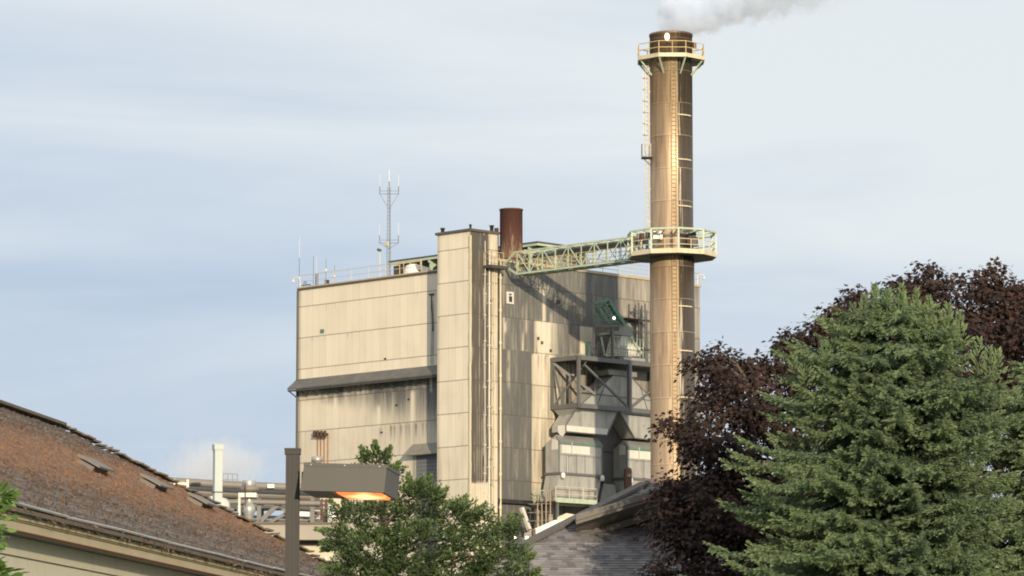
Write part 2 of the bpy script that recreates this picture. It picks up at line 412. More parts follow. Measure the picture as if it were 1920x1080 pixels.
# projecting bay on the south wall
bx0 = TD + .12; bx1 = ony(997, 800, YR - .35).x; bz0 = ony(950, 936, YR - .35).z; bz1 = ony(950, 656, YR).z
def dirt_bay(px, py): return max(.05, .88 + .16 * nz(px * .07, py * .01, 4) + .12 * nz(px * .3, py * .02, 5) - .5 * band(px, 951, 957, 2) * band(py, 655, 730, 12) * (1 if nz(px*.5, py*.03, 3) > -.2 else .2) + .16 * sm(890, 905, py))
by = wall_grid('wall_bay', M['side_r'], plant, lambda u, z: (u, YR - .35, z), bx0, bx1, bz0, bz1, dirt_bay, .2)
m_ = MB(BM); m_.box((bx0 - .25, YR - .50, bz0 - .34), (bx1 + .05, YR - .003, bz0 - .002)); sub(m_, 'bay_ledge', M['black'], by)
m_ = MB(BM); m_.box((bx0, YR - .345, bz0), (bx1 - .02, YR - .003, bz1 + .02)); sub(m_, 'bay_core', M['ductdark'], by)
# conduits in the corner between tower and south wall
for px, r_, top, mt in ((909.5, .04, 452, 'whitemetal'), (917.5, .07, 470, 'whitemetal'), (921, .05, 498, 'pipebeige'), (926.5, .06, 500, 'cream')):
    a = ony(px, top, -.12); m_ = MB(BM); z = a.z; x = a.x
    while z > 6:
        nzv = z - random.uniform(1.5, 3.2); m_.tube((x, -.12, z), (x + random.uniform(-.03, .03), -.12, nzv), r_, 7); m_.box((x - r_ * 1.7, -.2, nzv - .06), (x + r_ * 1.7, -.004, nzv + .06)); z = nzv
    m_.build('conduit', M[mt], plant)
a = ony(934.5, 490, YR - .2); m_ = MB(BM); m_.tube((a.x + .05, YR - .45, 6), (a.x, YR - .45, a.z), .10, 8)
for z in np.arange(8, a.z, 2.95): m_.tube((a.x, YR - .45, z), (a.x, YR - .45, z + .25), .15, 8)
m_.build('downpipe', M['cream'], plant)
# landing where the bridge meets the tower
a = ony(919, 496, -.9); b = ony(945, 494, -.9)
m_ = MB(BM); m_.box((a.x, -1.1, a.z - .25), (b.x + .4, YR - .004, a.z)); ld = m_.build('bridge_landing', M['darksteel'], plant)
m_ = MB(BM); railing(m_, [(a.x, -.1, a.z), (a.x, -1.05, a.z), (b.x - .2, -1.05, a.z)], 1.15, .8, .03); sub(m_, 'handrail', M['yellow'], ld)

# penthouse on the roof
c0 = ony(1008, 452, YR + 4.0); xs = c0.x; ys0 = YR + 4.0; zsb = c0.z; ye1 = onx(728, 492, xs).y
xe1 = ony(1118, 463, ys0).x
m_ = MB(BM); m_.prism([(xs, ys0, zsb - .28), (xe1, ys0, zsb - .28), (xe1, ye1, zsb - .28), (xs, ye1, zsb - .28)], (0, 0, .28)); 
m_.build('penthouse_roof', M['darksteel'], plant)
m_ = MB(BM); m_.box((xs - .08, ys0 - .08, zsb - .40), (xs - .002, ye1 + .05, zsb - .20)); m_.box((xs, ys0 - .08, zsb - .40), (xe1, ys0 - .002, zsb - .20))
m_.build('roof_edge_beam', M['mint'], plant)
m_ = MB(BM); m_.box((xs + 2.2, ys0 + .8, ZL - .4), (xe1 - .6, ye1 - 2.8, zsb - .282)); m_.build('penthouse_wall', M['ductdark'], plant)
for k in range(5):
    m_ = MB(BM); y = ys0 + 1.2 + k * (ye1 - ys0 - 2.4) / 4
    m_.bar((xs + .3, y, ZL - .4), (xs + .3, y, zsb - .3), .22); m_.bar((xs - .02, y, zsb - .5), (xs + 2.2, y, zsb - .9), .14, .3)
    m_.prism([(xs + .3, y - .05, zsb - .35), (xs + .3, y - .05, zsb - 1.3), (xs + 1.6, y - .05, zsb - .35)], (0, .12, 0))
    m_.build('penthouse_post', M['mint'], plant)
# rooftop machines seen under the penthouse roof
def roofpt(px, py, x): return onx(px, py, x)
fan = bthing('exhaust_fan', 'white rounded roof fan housing under the open penthouse roof', 'fan', xs - 1.6, onx(775, 505, xs - 1.6).y, ZL - .4)
fy = onx(775, 505, xs - 1.6).y; fz = onx(775, 507, xs - 1.6).z
m_ = MB(BM @ Matrix.Translation((xs - 1.6, fy, 0))); m_.lathe((0, 0, 0), [(.9, ZL - .4), (.9, fz), (.7, fz + .45), (.3, fz + .6)], 20); m_.build('housing', M['white'], fan)
m_ = MB(BM); m_.bar((xs - 1.75, fy - 2.3, fz - .2), (xs - 1.75, fy - .6, fz + .3), .4, .4); m_.build('duct_elbow', M['galv'], fan)
cab = bthing('equipment_cabinet', 'dark brown rooftop cabinet with yellow rail below the penthouse roof edge', 'cabinet', xs - 1.4, onx(747, 505, xs - 1.4).y, ZL - .4)
a = onx(738, 515, xs - 1.4); b = onx(755, 497, xs - 1.4)
m_ = MB(BM); m_.box((xs - 1.4, b.y, ZL - .4), (xs - .4, a.y, b.z)); m_.build('body', M['rustdark'], cab)
m_ = MB(BM); m_.box((xs - 1.42, b.y + .15, b.z - .9), (xs - 1.404, a.y - .15, b.z - .15)); m_.build('door', M['darksteel'], cab)
m_ = MB(BM); railing(m_, [(xs - 1.7, a.y + .3, ZL - .3), (xs - 1.7, b.y - 2.8, ZL - .3)], b.z - ZL + .4, 1.3, .045, (.5,)); m_.build('guard_rail', M['yellow'], cab)

# stub vents on the tower top
for px, py0, py1, lab in ((830, 432, 441, 'short dark stub vent on the left edge of the stair tower roof'), (922, 427, 438, 'short dark stub vent on the right edge of the stair tower roof'), (881, 430, 434, 'tiny dark lightning stub at the near corner of the stair tower roof')):
    q = onx(px, py1, 1.2) if px < 900 else ony(px, py1, .9)
    if px == 881: q = Vector((.1, .1, ZT + .2))
    h = (py1 - py0) / F * 332; r_ = .17 if px != 881 else .1
    m_ = MB(BM); m_.lathe((q.x, q.y, ZT + .2), [(r_, 0), (r_, h + .1), (r_ * 1.3, h + .1), (r_ * 1.3, h + .22)], 12)
    tag(m_.build('roof_vent', M['black'], None, BM @ Vector((q.x, q.y, ZT + .2))), lab, 'vent', 'stub vents on the stair tower roof')

# rusty flue behind the tower
q = ony(958.5, 480, YR + 2.2); fr_ = 43 / F * 340 / 2; ft = ony(958.5, 395, YR + 2.2).z
flue = bthing('flue_pipe', 'wide rust-red flue pipe streaked with pale bare metal, rising behind the stair tower', 'chimney', q.x, q.y, ZR - .5)
m_ = MB(BM); m_.lathe((q.x, q.y, 0), [(fr_, ZR - .5), (fr_, ft), (fr_ + .05, ft), (fr_ + .05, ft + .12), (fr_ - .1, ft + .12), (fr_ - .1, ft - 1)], 36, False)
mr, nt, b_ = newmat('flue_rust'); v_ = coords(nt, (1, 1, .18)); n1 = noise_n(nt, v_, 2.4, 6, .7); zc = nt.nodes.new('ShaderNodeSeparateXYZ'); nt.links.new(coords(nt), zc.inputs[0])
low = ramp_n(nt, zc.outputs[2], 3.6, 0.6)
fac = ramp_n(nt, math_n(nt, 'ADD', n1, math_n(nt, 'MULTIPLY', low, .26)), .60, .74)
c_ = mix_n(nt, fac, (.085, .036, .027), (.50, .36, .25)); c_ = mix_n(nt, noise_n(nt, coords(nt), .9, 3), c_, (.12, .052, .036)); nt.links.new(c_, b_.inputs['Base Color']); b_.inputs['Roughness'].default_value = .7
m_.build('shell', mr, flue)
m_ = MB(BM); m_.tube((q.x - .9, q.y + 1.0, ZR - .5), (q.x - .9, q.y + 1.0, ft - 1.6), .2, 10); m_.build('side_pipe', M['rustdark'], flue)
m_ = MB(BM); m_.lathe((q.x, q.y, 0), [(fr_ + .1, ZR + .6), (fr_ + .1, ZR + .75)], 30); m_.build('band', M['rustdark'], flue)

# antenna mast and whip antennas on the roof
mx = P_ + 1.2; mb0 = onx(729, 512, mx); mt = onx(731, 318, mx).z; my = mb0.y
mast = bthing('antenna_mast', 'tall slim lattice mast with two tiers of cross arms carrying white whip antennas', 'antenna mast', mx, my, ZL - .4)
zt1 = onx(730, 350, mx).z; m_ = MB(BM); hw = .11
for k in range(3):
    t = 2 * math.pi * k / 3; m_.tube((mx + 2 * hw * math.cos(t), my + 2 * hw * math.sin(t), ZL - .4), (mx + 1.2 * hw * math.cos(t), my + 1.2 * hw * math.sin(t), zt1), .022, 5)
z = ZL; k = 0
while z < zt1 - .4:
    for i in range(3):
        t = 2 * math.pi * (i + k) / 3; t2 = 2 * math.pi * (i + k + 1) / 3; m_.tube((mx + 1.5 * hw * math.cos(t), my + 1.5 * hw * math.sin(t), z), (mx + 1.5 * hw * math.cos(t2), my + 1.5 * hw * math.sin(t2), z + .35), .011, 4)
    z += .35; k += 1
m_.build('lattice', M['steel'], mast)
for zz_, wid in ((onx(730, 358, mx).z, .87), (onx(730, 450, mx).z, .87)):
    m_ = MB(BM); d_ = Vector((.707, -.707, 0))
    c = Vector((mx, my, zz_)); ex = d_ * wid
    m_.tube(c - ex, c + ex, .018, 5); m_.tube(c - ex - Vector((0, 0, .28)), c + ex - Vector((0, 0, .28)), .025, 5)
    for s in (-1, 1): m_.tube(c + s * ex - Vector((0, 0, .3)), c + s * ex + Vector((0, 0, .45)), .035, 5); m_.tube(c + s * ex - Vector((0, 0, .3)), c - Vector((0, 0, 1.7 if zz_ > 50 else .8)), .018, 5)
    arm = m_.build('cross_arm', M['steel'], mast)
    for s in (-1, 1): q_ = MB(BM); q_.tube(c + s * ex + Vector((0, 0, .4)), c + s * ex + Vector((0, 0, 1.6)), .022, 6); sub(q_, 'whip_antenna', M['white'], arm)
m_ = MB(BM); m_.tube((mx, my, zt1), (mx, my, mt - .9), .04, 6); m_.build('top_pole', M['steel'], mast)
m_ = MB(BM); m_.tube((mx, my, mt - 1.1), (mx, my, mt), .05, 6); m_.build('whip_antenna', M['white'], mast)
a = onx(726, 458, mx); m_ = MB(BM); m_.box((mx - .35, my - .16, a.z - .18), (mx - .15, my + .22, a.z + .18)); m_.build('junction_box', M['cream'], mast)

def whip(px, ptop, pbot, lab, topmat='white', split=.45, x=P_ + .3, dish=None):
    b0 = onx(px, pbot, x); t0 = onx(px, ptop, x).z; z0 = ZL + .3
    o = bthing('whip_antenna', lab, 'antenna', x, b0.y, z0, 'antennas along the west roof edge')
    zs_ = z0 + (t0 - z0) * split
    m_ = MB(BM); m_.tube((x, b0.y, z0), (x, b0.y, zs_), .026, 6); m_.build('mount_pole', M['steel'], o)
    m_ = MB(BM); m_.tube((x, b0.y, zs_), (x, b0.y, t0), .020, 6); m_.build('antenna_rod', M[topmat], o)
    if dish:
        z = onx(px, dish, x).z; m_ = MB(BM); m_.tube((x - .05, b0.y, z), (x - .12, b0.y, z), .17, 14, .14); m_.build('dish', M['whitemetal'], o)
    return o
whip(561, 445, 530, 'very tall thin white whip antenna at the far left roof corner', 'white', .60)
whip(587.5, 480, 525, 'thin dark rod antenna at the left end of the roof, beside a short ladder', 'steel', .4)
whip(593, 482, 525, 'short thick white rod antenna just right of the dark rod antenna', 'white', .3)
whip(611, 484, 525, 'rod antenna carrying a small round dish on the roof edge', 'steel', .5, dish=507)
whip(627, 497, 525, 'short dark rod antenna with a pale box, nearest the mast', 'steel', .5, dish=518)
x = P_ + .3; pst = onx(712, 520, x)
fl = bthing('floodlight_pole', 'pale slim pole with a small dark floodlight, left of the antenna mast', 'floodlight', x, pst.y, ZL + .3)
zt3 = onx(712, 470, x).z; MB(BM).tube((x, pst.y, ZL + .3), (x, pst.y, zt3), .05, 7).build('pole', M['cream'], fl); MB(BM).bar((x - .25, pst.y + .05, zt3 + .1), (x + .1, pst.y - .05, zt3), .22, .2).build('lamp_head', M['darksteel'], fl)
pst = onx(594, 522, x); a = onx(591, 520, x); b = onx(598, 516, x)
rl = bthing('roof_ladder', 'short brown ladder standing at the left end of the roof', 'ladder', x, pst.y, ZL + .3)
m_ = MB(BM); hh = onx(594, 516, x).z - ZL
for s in (-.14, .14): m_.bar((x, pst.y + s, ZL + .3), (x, pst.y + s, ZL + 1.5), .05)
m_.build('rail', M['rustdark'], rl)
for k in range(5): MB(BM).bar((x, pst.y - .14, ZL + .5 + k * .22), (x, pst.y + .14, ZL + .5 + k * .22), .04).build('rung', M['rustdark'], rl)
pst = onx(613, 528, x); bx = bthing('relay_box', 'small dark relay box on the roof edge under the dish antenna', 'box', x, pst.y, ZL + .3)
MB(BM).box((x - .15, pst.y - .16, ZL + .3), (x + .15, pst.y + .16, ZL + .72)).build('body', M['rustdark'], bx); MB(BM).box((x - .17, pst.y - .03, ZL + .36), (x - .152, pst.y + .03, ZL + .66)).build('cover_strip', M['white'], bx)
for lab, base, dirn in (('white gooseneck light curling out over the far left roof corner', Vector((P_ + .1, YE - .05, ZL + .3)), Vector((-.15, .95, 0))), ('white gooseneck light curling out over the far right roof corner, beyond the smokestack', Vector((XE - .1, YR + .15, ZR + .24)), Vector((.95, -.1, 0)))):
    o = bthing('gooseneck_light', lab, 'light', base.x, base.y, base.z, 'gooseneck lights on the roof corners')
    m_ = MB(BM); pts = [base + Vector((0, 0, z)) + dirn * d for z, d in ((0, 0), (.75, 0), (.98, .12), (1.02, .45), (.98, .72), (.8, .84))]; m_.path(pts, .055, 7); m_.build('arm', M['white'], o)
    m_ = MB(BM); e = pts[-1]; m_.tube(e, e + Vector((0, 0, -.25)), .09, 10, .15); m_.build('lamp_head', M['whitemetal'], o)
pst = onx(575, 535, x); vl = bthing('valve_wheel', 'dark hand wheel and pipe on the left roof corner', 'valve', x, pst.y, ZL + .3)
m_ = MB(BM); c = Vector((x - .2, pst.y, ZL + .62))
for k in range(14):
    t, t2 = 2 * math.pi * k / 14, 2 * math.pi * (k + 1) / 14; m_.tube(c + Vector((0, .19 * math.cos(t), .19 * math.sin(t))), c + Vector((0, .19 * math.cos(t2), .19 * math.sin(t2))), .03, 5)
m_.bar(c - Vector((0, .19, 0)), c + Vector((0, .19, 0)), .03); m_.build('wheel', M['darksteel'], vl); m_ = MB(BM); m_.path([(x, pst.y + .7, ZL + .5), (x, pst.y - .5, ZL + .5), (x, pst.y - .5, ZL + .3)], .05, 6); m_.build('pipe', M['darksteel'], vl)

# ------------------------------------------------------------------ smokestack
s0 = ony(955, 495, YR); XS = s0.x
SA = onx(1260, 470, XS); SX, SY = SA.x, SA.y        # axis in plant frame
SW = BM @ Vector((SX, SY, 0)); SF = Matrix.Translation(SW); YS = SW.y
def sz(py): return at(1260, py, YS).z
print('stack', SW, 'y in plant', SY)
stack = thing('smokestack', 'tall round brown and gold ribbed smokestack with two railed platforms, steaming at its top', 'smokestack', SW)
RS = 42 / F * YS
zr = sz(486); zt_ = sz(66); zp = sz(112)
mm, nt, b_ = newmat('ribbed_stack_cladding'); L = nt.links
tc = nt.nodes.new('ShaderNodeTexCoord'); sp = nt.nodes.new('ShaderNodeSeparateXYZ'); L.new(tc.outputs['Object'], sp.inputs[0])
ang = math_n(nt, 'ARCTAN2', sp.outputs[0], math_n(nt, 'MULTIPLY', sp.outputs[1], -1))   # 0 towards the camera, + to the right
z = sp.outputs[2]; arc = math_n(nt, 'MULTIPLY', ang, RS)
zz = math_n(nt, 'DIVIDE', z, 2.85); row = math_n(nt, 'FLOOR', zz); frc = math_n(nt, 'FRACT', zz)
cv = nt.nodes.new('ShaderNodeCombineXYZ'); L.new(math_n(nt, 'MULTIPLY', arc, 2.6), cv.inputs[0]); L.new(math_n(nt, 'MULTIPLY', z, .16), cv.inputs[1])
st = noise_n(nt, cv.outputs[0], 1, 6, .7)
cv2 = nt.nodes.new('ShaderNodeCombineXYZ'); L.new(math_n(nt, 'MULTIPLY', arc, 5.0), cv2.inputs[0]); L.new(math_n(nt, 'MULTIPLY', z, .10), cv2.inputs[1]); L.new(row, cv2.inputs[2])
st2 = noise_n(nt, cv2.outputs[0], 1, 5, .7)
wn = nt.nodes.new('ShaderNodeTexWhiteNoise'); wn.noise_dimensions = '1D'; L.new(row, wn.inputs['W'])
cP = nt.nodes.new('ShaderNodeCombineXYZ'); L.new(math_n(nt, 'FLOOR', math_n(nt, 'DIVIDE', arc, .62)), cP.inputs[0]); L.new(row, cP.inputs[1])
wp = nt.nodes.new('ShaderNodeTexWhiteNoise'); L.new(cP.outputs[0], wp.inputs[0])
c = mix_n(nt, ramp_n(nt, st, .40, .64), (.44, .305, .19), (.21, .142, .092))
c = mix_n(nt, math_n(nt, 'MULTIPLY', wn.outputs[0], .38), c, (.50, .385, .26))
c = mix_n(nt, math_n(nt, 'MULTIPLY', wp.outputs[0], .18), c, (.30, .22, .15))
hilite = math_n(nt, 'MULTIPLY', math_n(nt, 'MULTIPLY', ramp_n(nt, ang, -.45, -.05), ramp_n(nt, ang, .42, .30), True), ramp_n(nt, st2, .35, .6), True)  # sun highlight down the stack's front, painted into the colour
c = mix_n(nt, math_n(nt, 'MULTIPLY', hilite, .80), c, (.84, .62, .37))
# right side mixed much darker, with an uneven streaked edge
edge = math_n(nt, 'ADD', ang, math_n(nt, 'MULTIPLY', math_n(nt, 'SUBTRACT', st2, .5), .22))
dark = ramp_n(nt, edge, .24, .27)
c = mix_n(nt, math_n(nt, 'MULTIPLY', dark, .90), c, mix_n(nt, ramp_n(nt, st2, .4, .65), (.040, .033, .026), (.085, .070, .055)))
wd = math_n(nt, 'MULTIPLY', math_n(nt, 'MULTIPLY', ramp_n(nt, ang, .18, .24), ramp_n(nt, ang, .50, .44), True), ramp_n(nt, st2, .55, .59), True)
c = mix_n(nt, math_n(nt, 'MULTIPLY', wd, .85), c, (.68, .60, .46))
top = ramp_n(nt, z, zp - .2, zp + .6)
c = mix_n(nt, math_n(nt, 'MULTIPLY', top, .72), c, (.13, .085, .06))
seam = math_n(nt, 'LESS_THAN', frc, .022); c = mix_n(nt, math_n(nt, 'MULTIPLY', seam, .4), c, (.62, .50, .36))
sm2 = math_n(nt, 'LESS_THAN', math_n(nt, 'FRACT', math_n(nt, 'ADD', zz, .03)), .014); c = mix_n(nt, math_n(nt, 'MULTIPLY', sm2, .6), c, (.08, .055, .035))
L.new(c, b_.inputs['Base Color']); b_.inputs['Roughness'].default_value = .48; b_.inputs['Metallic'].default_value = .35
rib = math_n(nt, 'SINE', math_n(nt, 'MULTIPLY', arc, 2 * math.pi / .15)); hr = math_n(nt, 'SINE', math_n(nt, 'MULTIPLY', z, 2 * math.pi / .45))
bump_n(nt, b_, math_n(nt, 'ADD', rib, math_n(nt, 'MULTIPLY', hr, .5)), .16, .02)
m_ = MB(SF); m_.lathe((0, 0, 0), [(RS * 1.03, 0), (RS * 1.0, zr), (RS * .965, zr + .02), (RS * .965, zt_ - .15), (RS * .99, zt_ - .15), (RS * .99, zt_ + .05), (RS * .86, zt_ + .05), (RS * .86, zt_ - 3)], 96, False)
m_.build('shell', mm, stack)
def ngon(r, n, a0, z): return [Vector((r * math.sin(a0 + 2 * math.pi * k / n), -r * math.cos(a0 + 2 * math.pi * k / n), z)) for k in range(n)]
def ringdeck(mb, r0, r1, n, a0, z0, z1):
    i0, o0, i1, o1 = ngon(r0, n, a0, z0), ngon(r1, n, a0, z0), ngon(r0, n, a0, z1), ngon(r1, n, a0, z1)
    vs = i0 + o0 + i1 + o1; fs = []
    for k in range(n):
        j = (k + 1) % n; fs += [(k, j, n + j, n + k), (n + k, n + j, 3*n + j, 3*n + k), (3*n + k, 3*n + j, 2*n + j, 2*n + k)]
    mb.add(vs, fs)
# lower ring platform with its cage
RP = 84 / F * YS; A0 = R(6); zf = sz(481)
m_ = MB(SF); ringdeck(m_, RS * .97, RP, 10, A0, zf - .10, zf); dk = m_.build('ring_platform', plain('platform_underside', (.085, .088, .08), .7, .1, (.10, .10, .09), .5, 1.5, False), stack)
m_ = MB(SF); ringdeck(m_, RP + .003, RP + .07, 10, A0, zf - .16, zf + .24); sub(m_, 'toe_plate', M['cream'], dk)
hc = 1.98
m_ = MB(SF); v0, v1 = ngon(RP, 10, A0, zf), ngon(RP, 10, A0, zf + hc)
for k in range(10):
    j = (k + 1) % 10; m_.bar(v0[k], v1[k], .15); m_.bar(v1[k], v1[j], .13, .16)
    inn = Vector((v1[k].x, v1[k].y, 0)).normalized() * RS * .95; inn.z = zf + hc - .15
    m_.bar(v1[k], inn, .10); mid = (v1[k] + v1[j]) / 2; m_.bar(mid, inn, .07)
sub(m_, 'cage', M['mint'], dk)
m_ = MB(SF)
for h in (.62, 1.1):
    v2 = ngon(RP - .06, 10, A0, zf + h)
    for k in range(10): m_.tube(v2[k], v2[(k + 1) % 10], .04, 5)
for k in range(10):
    j = (k + 1) % 10; a = (v0[k] + v0[j]) / 2; m_.tube(a, a + Vector((0, 0, 1.1)), .035, 5)
sub(m_, 'handrail', M['cream'], dk)
def on_stack(px, py, r):   # point on a circle round the stack that faces the camera at px
    s = (px - 1260) / F * YS / r; a = math.asin(max(-1, min(1, s))); return Vector((r * math.sin(a), -r * math.cos(a), sz(py)))
def boxat(mb, c, sx, sy, sz_): mb.box((c.x - sx / 2, c.y - sy / 2, c.z - sz_ / 2), (c.x + sx / 2, c.y + sy / 2, c.z + sz_ / 2))
for px, py, w, h, mt_ in ((1231, 446, .7, .65, 'galv'), (1238, 450, .22, .5, 'white'), (1297, 445, .65, .55, 'black'), (1226, 459, .3, .35, 'darksteel'), (1290, 458, .3, .4, 'rustdark'), (1300, 459, .5, .7, 'darksteel'), (1306, 456, .35, .8, 'cream'), (1258, 452, .08, 1.3, 'rustdark')):
    q = MB(SF); boxat(q, on_stack(px, py, RS + .35), w, .4, h); sub(q, 'gas_analyser', M[mt_], dk)
for px, mt_ in ((1187, 'yellow'), (1196, 'pipebeige'), (1202, 'rust'), (1212, 'darksteel')):
    q = MB(SF); c = on_stack(px, 458, RP - .5); q.tube((c.x, c.y, zf), (c.x, c.y, zf + 1.6), .09, 8); q.tube((c.x, c.y, zf + 1.35), (c.x, c.y, zf + 1.75), .2, 8); sub(q, 'sampling_pipe', M[mt_], dk)
# top platform
RT = 66.5 / F * YS; A1 = R(22.5)
m_ = MB(SF); ringdeck(m_, RS * .95, RT, 8, A1, zp - .06, zp); dk2 = m_.build('top_platform', M['ductdark'], stack)
m_ = MB(SF); ringdeck(m_, RT + .003, RT + .07, 8, A1, zp - .24, zp + .10); sub(m_, 'toe_plate', M['cream'], dk2)
m_ = MB(SF); v0 = ngon(RT, 8, A1, zp)
for h in (.6, 1.15):
    v2 = ngon(RT, 8, A1, zp + h)
    for k in range(8): m_.tube(v2[k], v2[(k + 1) % 8], .04, 5)
for k in range(8):
    m_.tube(v0[k], v0[k] + Vector((0, 0, 1.15)), .045, 5); a = (v0[k] + v0[(k + 1) % 8]) / 2; m_.tube(a, a + Vector((0, 0, 1.15)), .035, 5)
sub(m_, 'handrail', M['yellow'], dk2)
m_ = MB(SF)
for k in range(8):
    d_ = v0[k].copy(); d_.z = 0; d_.normalize(); m_.bar(v0[k] * .97 + Vector((0, 0, zp * .03 - .2)), d_ * RS * .97 + Vector((0, 0, zp - 1.5)), .12); m_.bar(d_ * RS * .95 + Vector((0, 0, zp - .16)), d_ * RT * .99 + Vector((0, 0, zp - .16)), .1, .18)
sub(m_, 'bracket', M['mint'], dk2)
# warning lamp
c = on_stack(1251, 76, RS + .12); m_ = MB(SF); m_.lathe(c + Vector((0, 0, -.35)), [(.02, 0), (.16, .05), (.2, .35), (.15, .55), (.02, .62)], 14)
em, nt, b_ = newmat('warning_lamp_glow'); b_.inputs['Base Color'].default_value = (.9, .7, .5, 1); b_.inputs['Emission Color'].default_value = (1, .78, .48, 1); b_.inputs['Emission Strength'].default_value = 3
m_.build('warning_lamp', em, stack)
m_ = MB(SF); boxat(m_, on_stack(1254, 79, RS + .05), .3, .2, .9); m_.build('lamp_bracket', M['rust'], stack)
m_ = MB(SF); boxat(m_, Vector((RS + .1, -.2, sz(86))), .35, .4, .5); m_.build('side_bracket', M['rustdark'], stack)
# ladders
lx = (1212.5 - 1260) / F * YS
def ladder(mb, x, y, z0, z1, w=.2, side=(1, 0, 0), r=.045, step=.42):
    sd = Vector(side) * w
    for s in (-1, 1): mb.tube(Vector((x, y, z0)) + sd * s, Vector((x, y, z1)) + sd * s, r, 5)
    z = z0 + .2
    while z < z1: mb.tube(Vector((x, y, z)) - sd, Vector((x, y, z)) + sd, r * .7, 4); z += step
m_ = MB(SF); ladder(m_, lx + .06, -.3, zf + hc, zp, .17); 
for z in np.arange(zf + 3, zp, 2.85): m_.bar((lx, -.3, z), (-RS * .9, -.3, z), .07)
ldr = m_.build('side_ladder', M['cream'], stack)
m_ = MB(SF); zc0, zc1 = sz(254), sz(121)
for a in np.linspace(-1.9, 1.9, 6): 
    p = Vector((lx + .06 - .36 * math.cos(a), -.3 + .36 * math.sin(a), 0)); m_.bar(p + Vector((0, 0, zc0)), p + Vector((0, 0, zc1)), .03)
for z in np.arange(zc0, zc1, 1.0):
    pts = [Vector((lx + .06 - .36 * math.cos(a), -.3 + .36 * math.sin(a), z)) for a in np.linspace(-1.9, 1.9, 9)]
    for a, b in zip(pts[:-1], pts[1:]): m_.bar(a, b, .05)
sub(m_, 'ladder_cage', M['cream'], ldr)
m_ = MB(SF); zq = sz(296); m_.box((lx - .45, -.9, zq - .08), (-RS * .93, .35, zq)); m_.bar((lx - .3, -.3, zq - .08), (-RS * .93, -.3, zq - .75), .08)
rp = m_.build('rest_platform', M['darksteel'], stack)
m_ = MB(SF); railing(m_, [(-RS * .95, -.85, zq), (lx - .42, -.85, zq), (lx - .42, .3, zq)], 1.1, .5, .035); sub(m_, 'handrail', M['cream'], rp)
m_ = MB(SF); al = math.asin((1262.5 - 1260) / 42); ladder(m_, RS * math.sin(al) * 1.06, -RS * 1.045, 8, zf - .2, .20, (1, 0, 0), .03, .36); ladder(m_, RS * math.sin(al) * 1.06, -RS * 1.01, zf + hc, zp - .2, .20, (1, 0, 0), .03, .36)
m_.build('front_ladder', plain('weathered_ladder', (.42, .32, .2), .6, .2, (.2, .13, .08), .6, 3), stack)
for py in (221, 304, 391, 578, 661, 748, 830):
    q = [on_stack(px, py, RS * 1.012) for px in (1270, 1279, 1288, 1296)]
    m_ = MB(SF)
    for a, b in zip(q[:-1], q[1:]): m_.bar(a, b, .07, .10)
    m_.build('stiffener_strap', M['cream'], stack)

# ------------------------------------------------------------------ truss bridge from the building to the ring
truss = bthing('truss_bridge', 'pale green lattice truss bridge running from the building to the smokestack ring', 'bridge', XS, YR, sz(490))
TWd = 1.5; x0, x1 = XS - TWd / 2, XS + TWd / 2
yend = SY + RP * .98
zb_ = onx(1190, 490, XS).z; zb_ = ony(962, 516, YR - .9).z; zt2_ = zb_ + 2.0
ystart = YR - .02
Lb = ystart - 1.7 - yend; nb = 9
m_ = MB(BM); ys = [ystart - 1.7 - Lb * k / nb for k in range(nb + 1)]
for x in (x0, x1):
    m_.bar((x, ys[0], zb_), (x, yend, zb_), .14, .16); m_.bar((x, ys[0] + .2, zt2_), (x, yend, zt2_), .13, .14)
    m_.bar((x, ystart, zb_ + .95), (x, ys[0], zb_), .15); m_.bar((x, ystart, zb_ + .95), (x, ys[0] + .2, zt2_), .15)
tm = m_.build('chord', M['mint'], truss)
m_ = MB(BM)
for x in (x0, x1):
    for k in range(nb + 1):
        m_.bar((x, ys[k], zb_), (x, ys[k], zt2_), .075)
        if k < nb: m_.bar((x, ys[k], zb_ if k % 2 else zt2_), (x, ys[k + 1], zt2_ if k % 2 else zb_), .07)
m_.build('web_member', M['mint'], truss)
m_ = MB(BM)
for k in range(nb + 1):
    m_.bar((x0, ys[k], zt2_), (x1, ys[k], zt2_), .09); m_.bar((x0, ys[k], zb_), (x1, ys[k], zb_), .12)
    if k < nb: m_.bar((x0, ys[k], zt2_ + .0), (x1, ys[k + 1], zt2_), .07)
m_.build('cross_member', M['mint'], truss)
m_ = MB(BM); m_.box((x0 + .1, yend, zb_ + .10), (x1 - .1, ystart - 1.2, zb_ + .17)); m_.build('deck', M['ductdark'], truss)
m_ = MB(BM); railing(m_, [(x0 + .2, ystart - 1.7, zb_ + .17), (x0 + .2, yend, zb_ + .17)], 1.05, 1.2, .035, (.33, .66)); m_.build('handrail', M['yellow'], truss)
m_ = MB(BM); m_.tube((x1 - .2, ystart - 3.0, zt2_ - .30), (x1 - .2, yend, zt2_ - .30), .26, 12); m_.tube((x1 - .7, ystart - 6.0, zt2_ - .18), (x1 - .7, yend, zt2_ - .18), .14, 10); m_.build('insulated_pipe', M['ductdark'], truss)

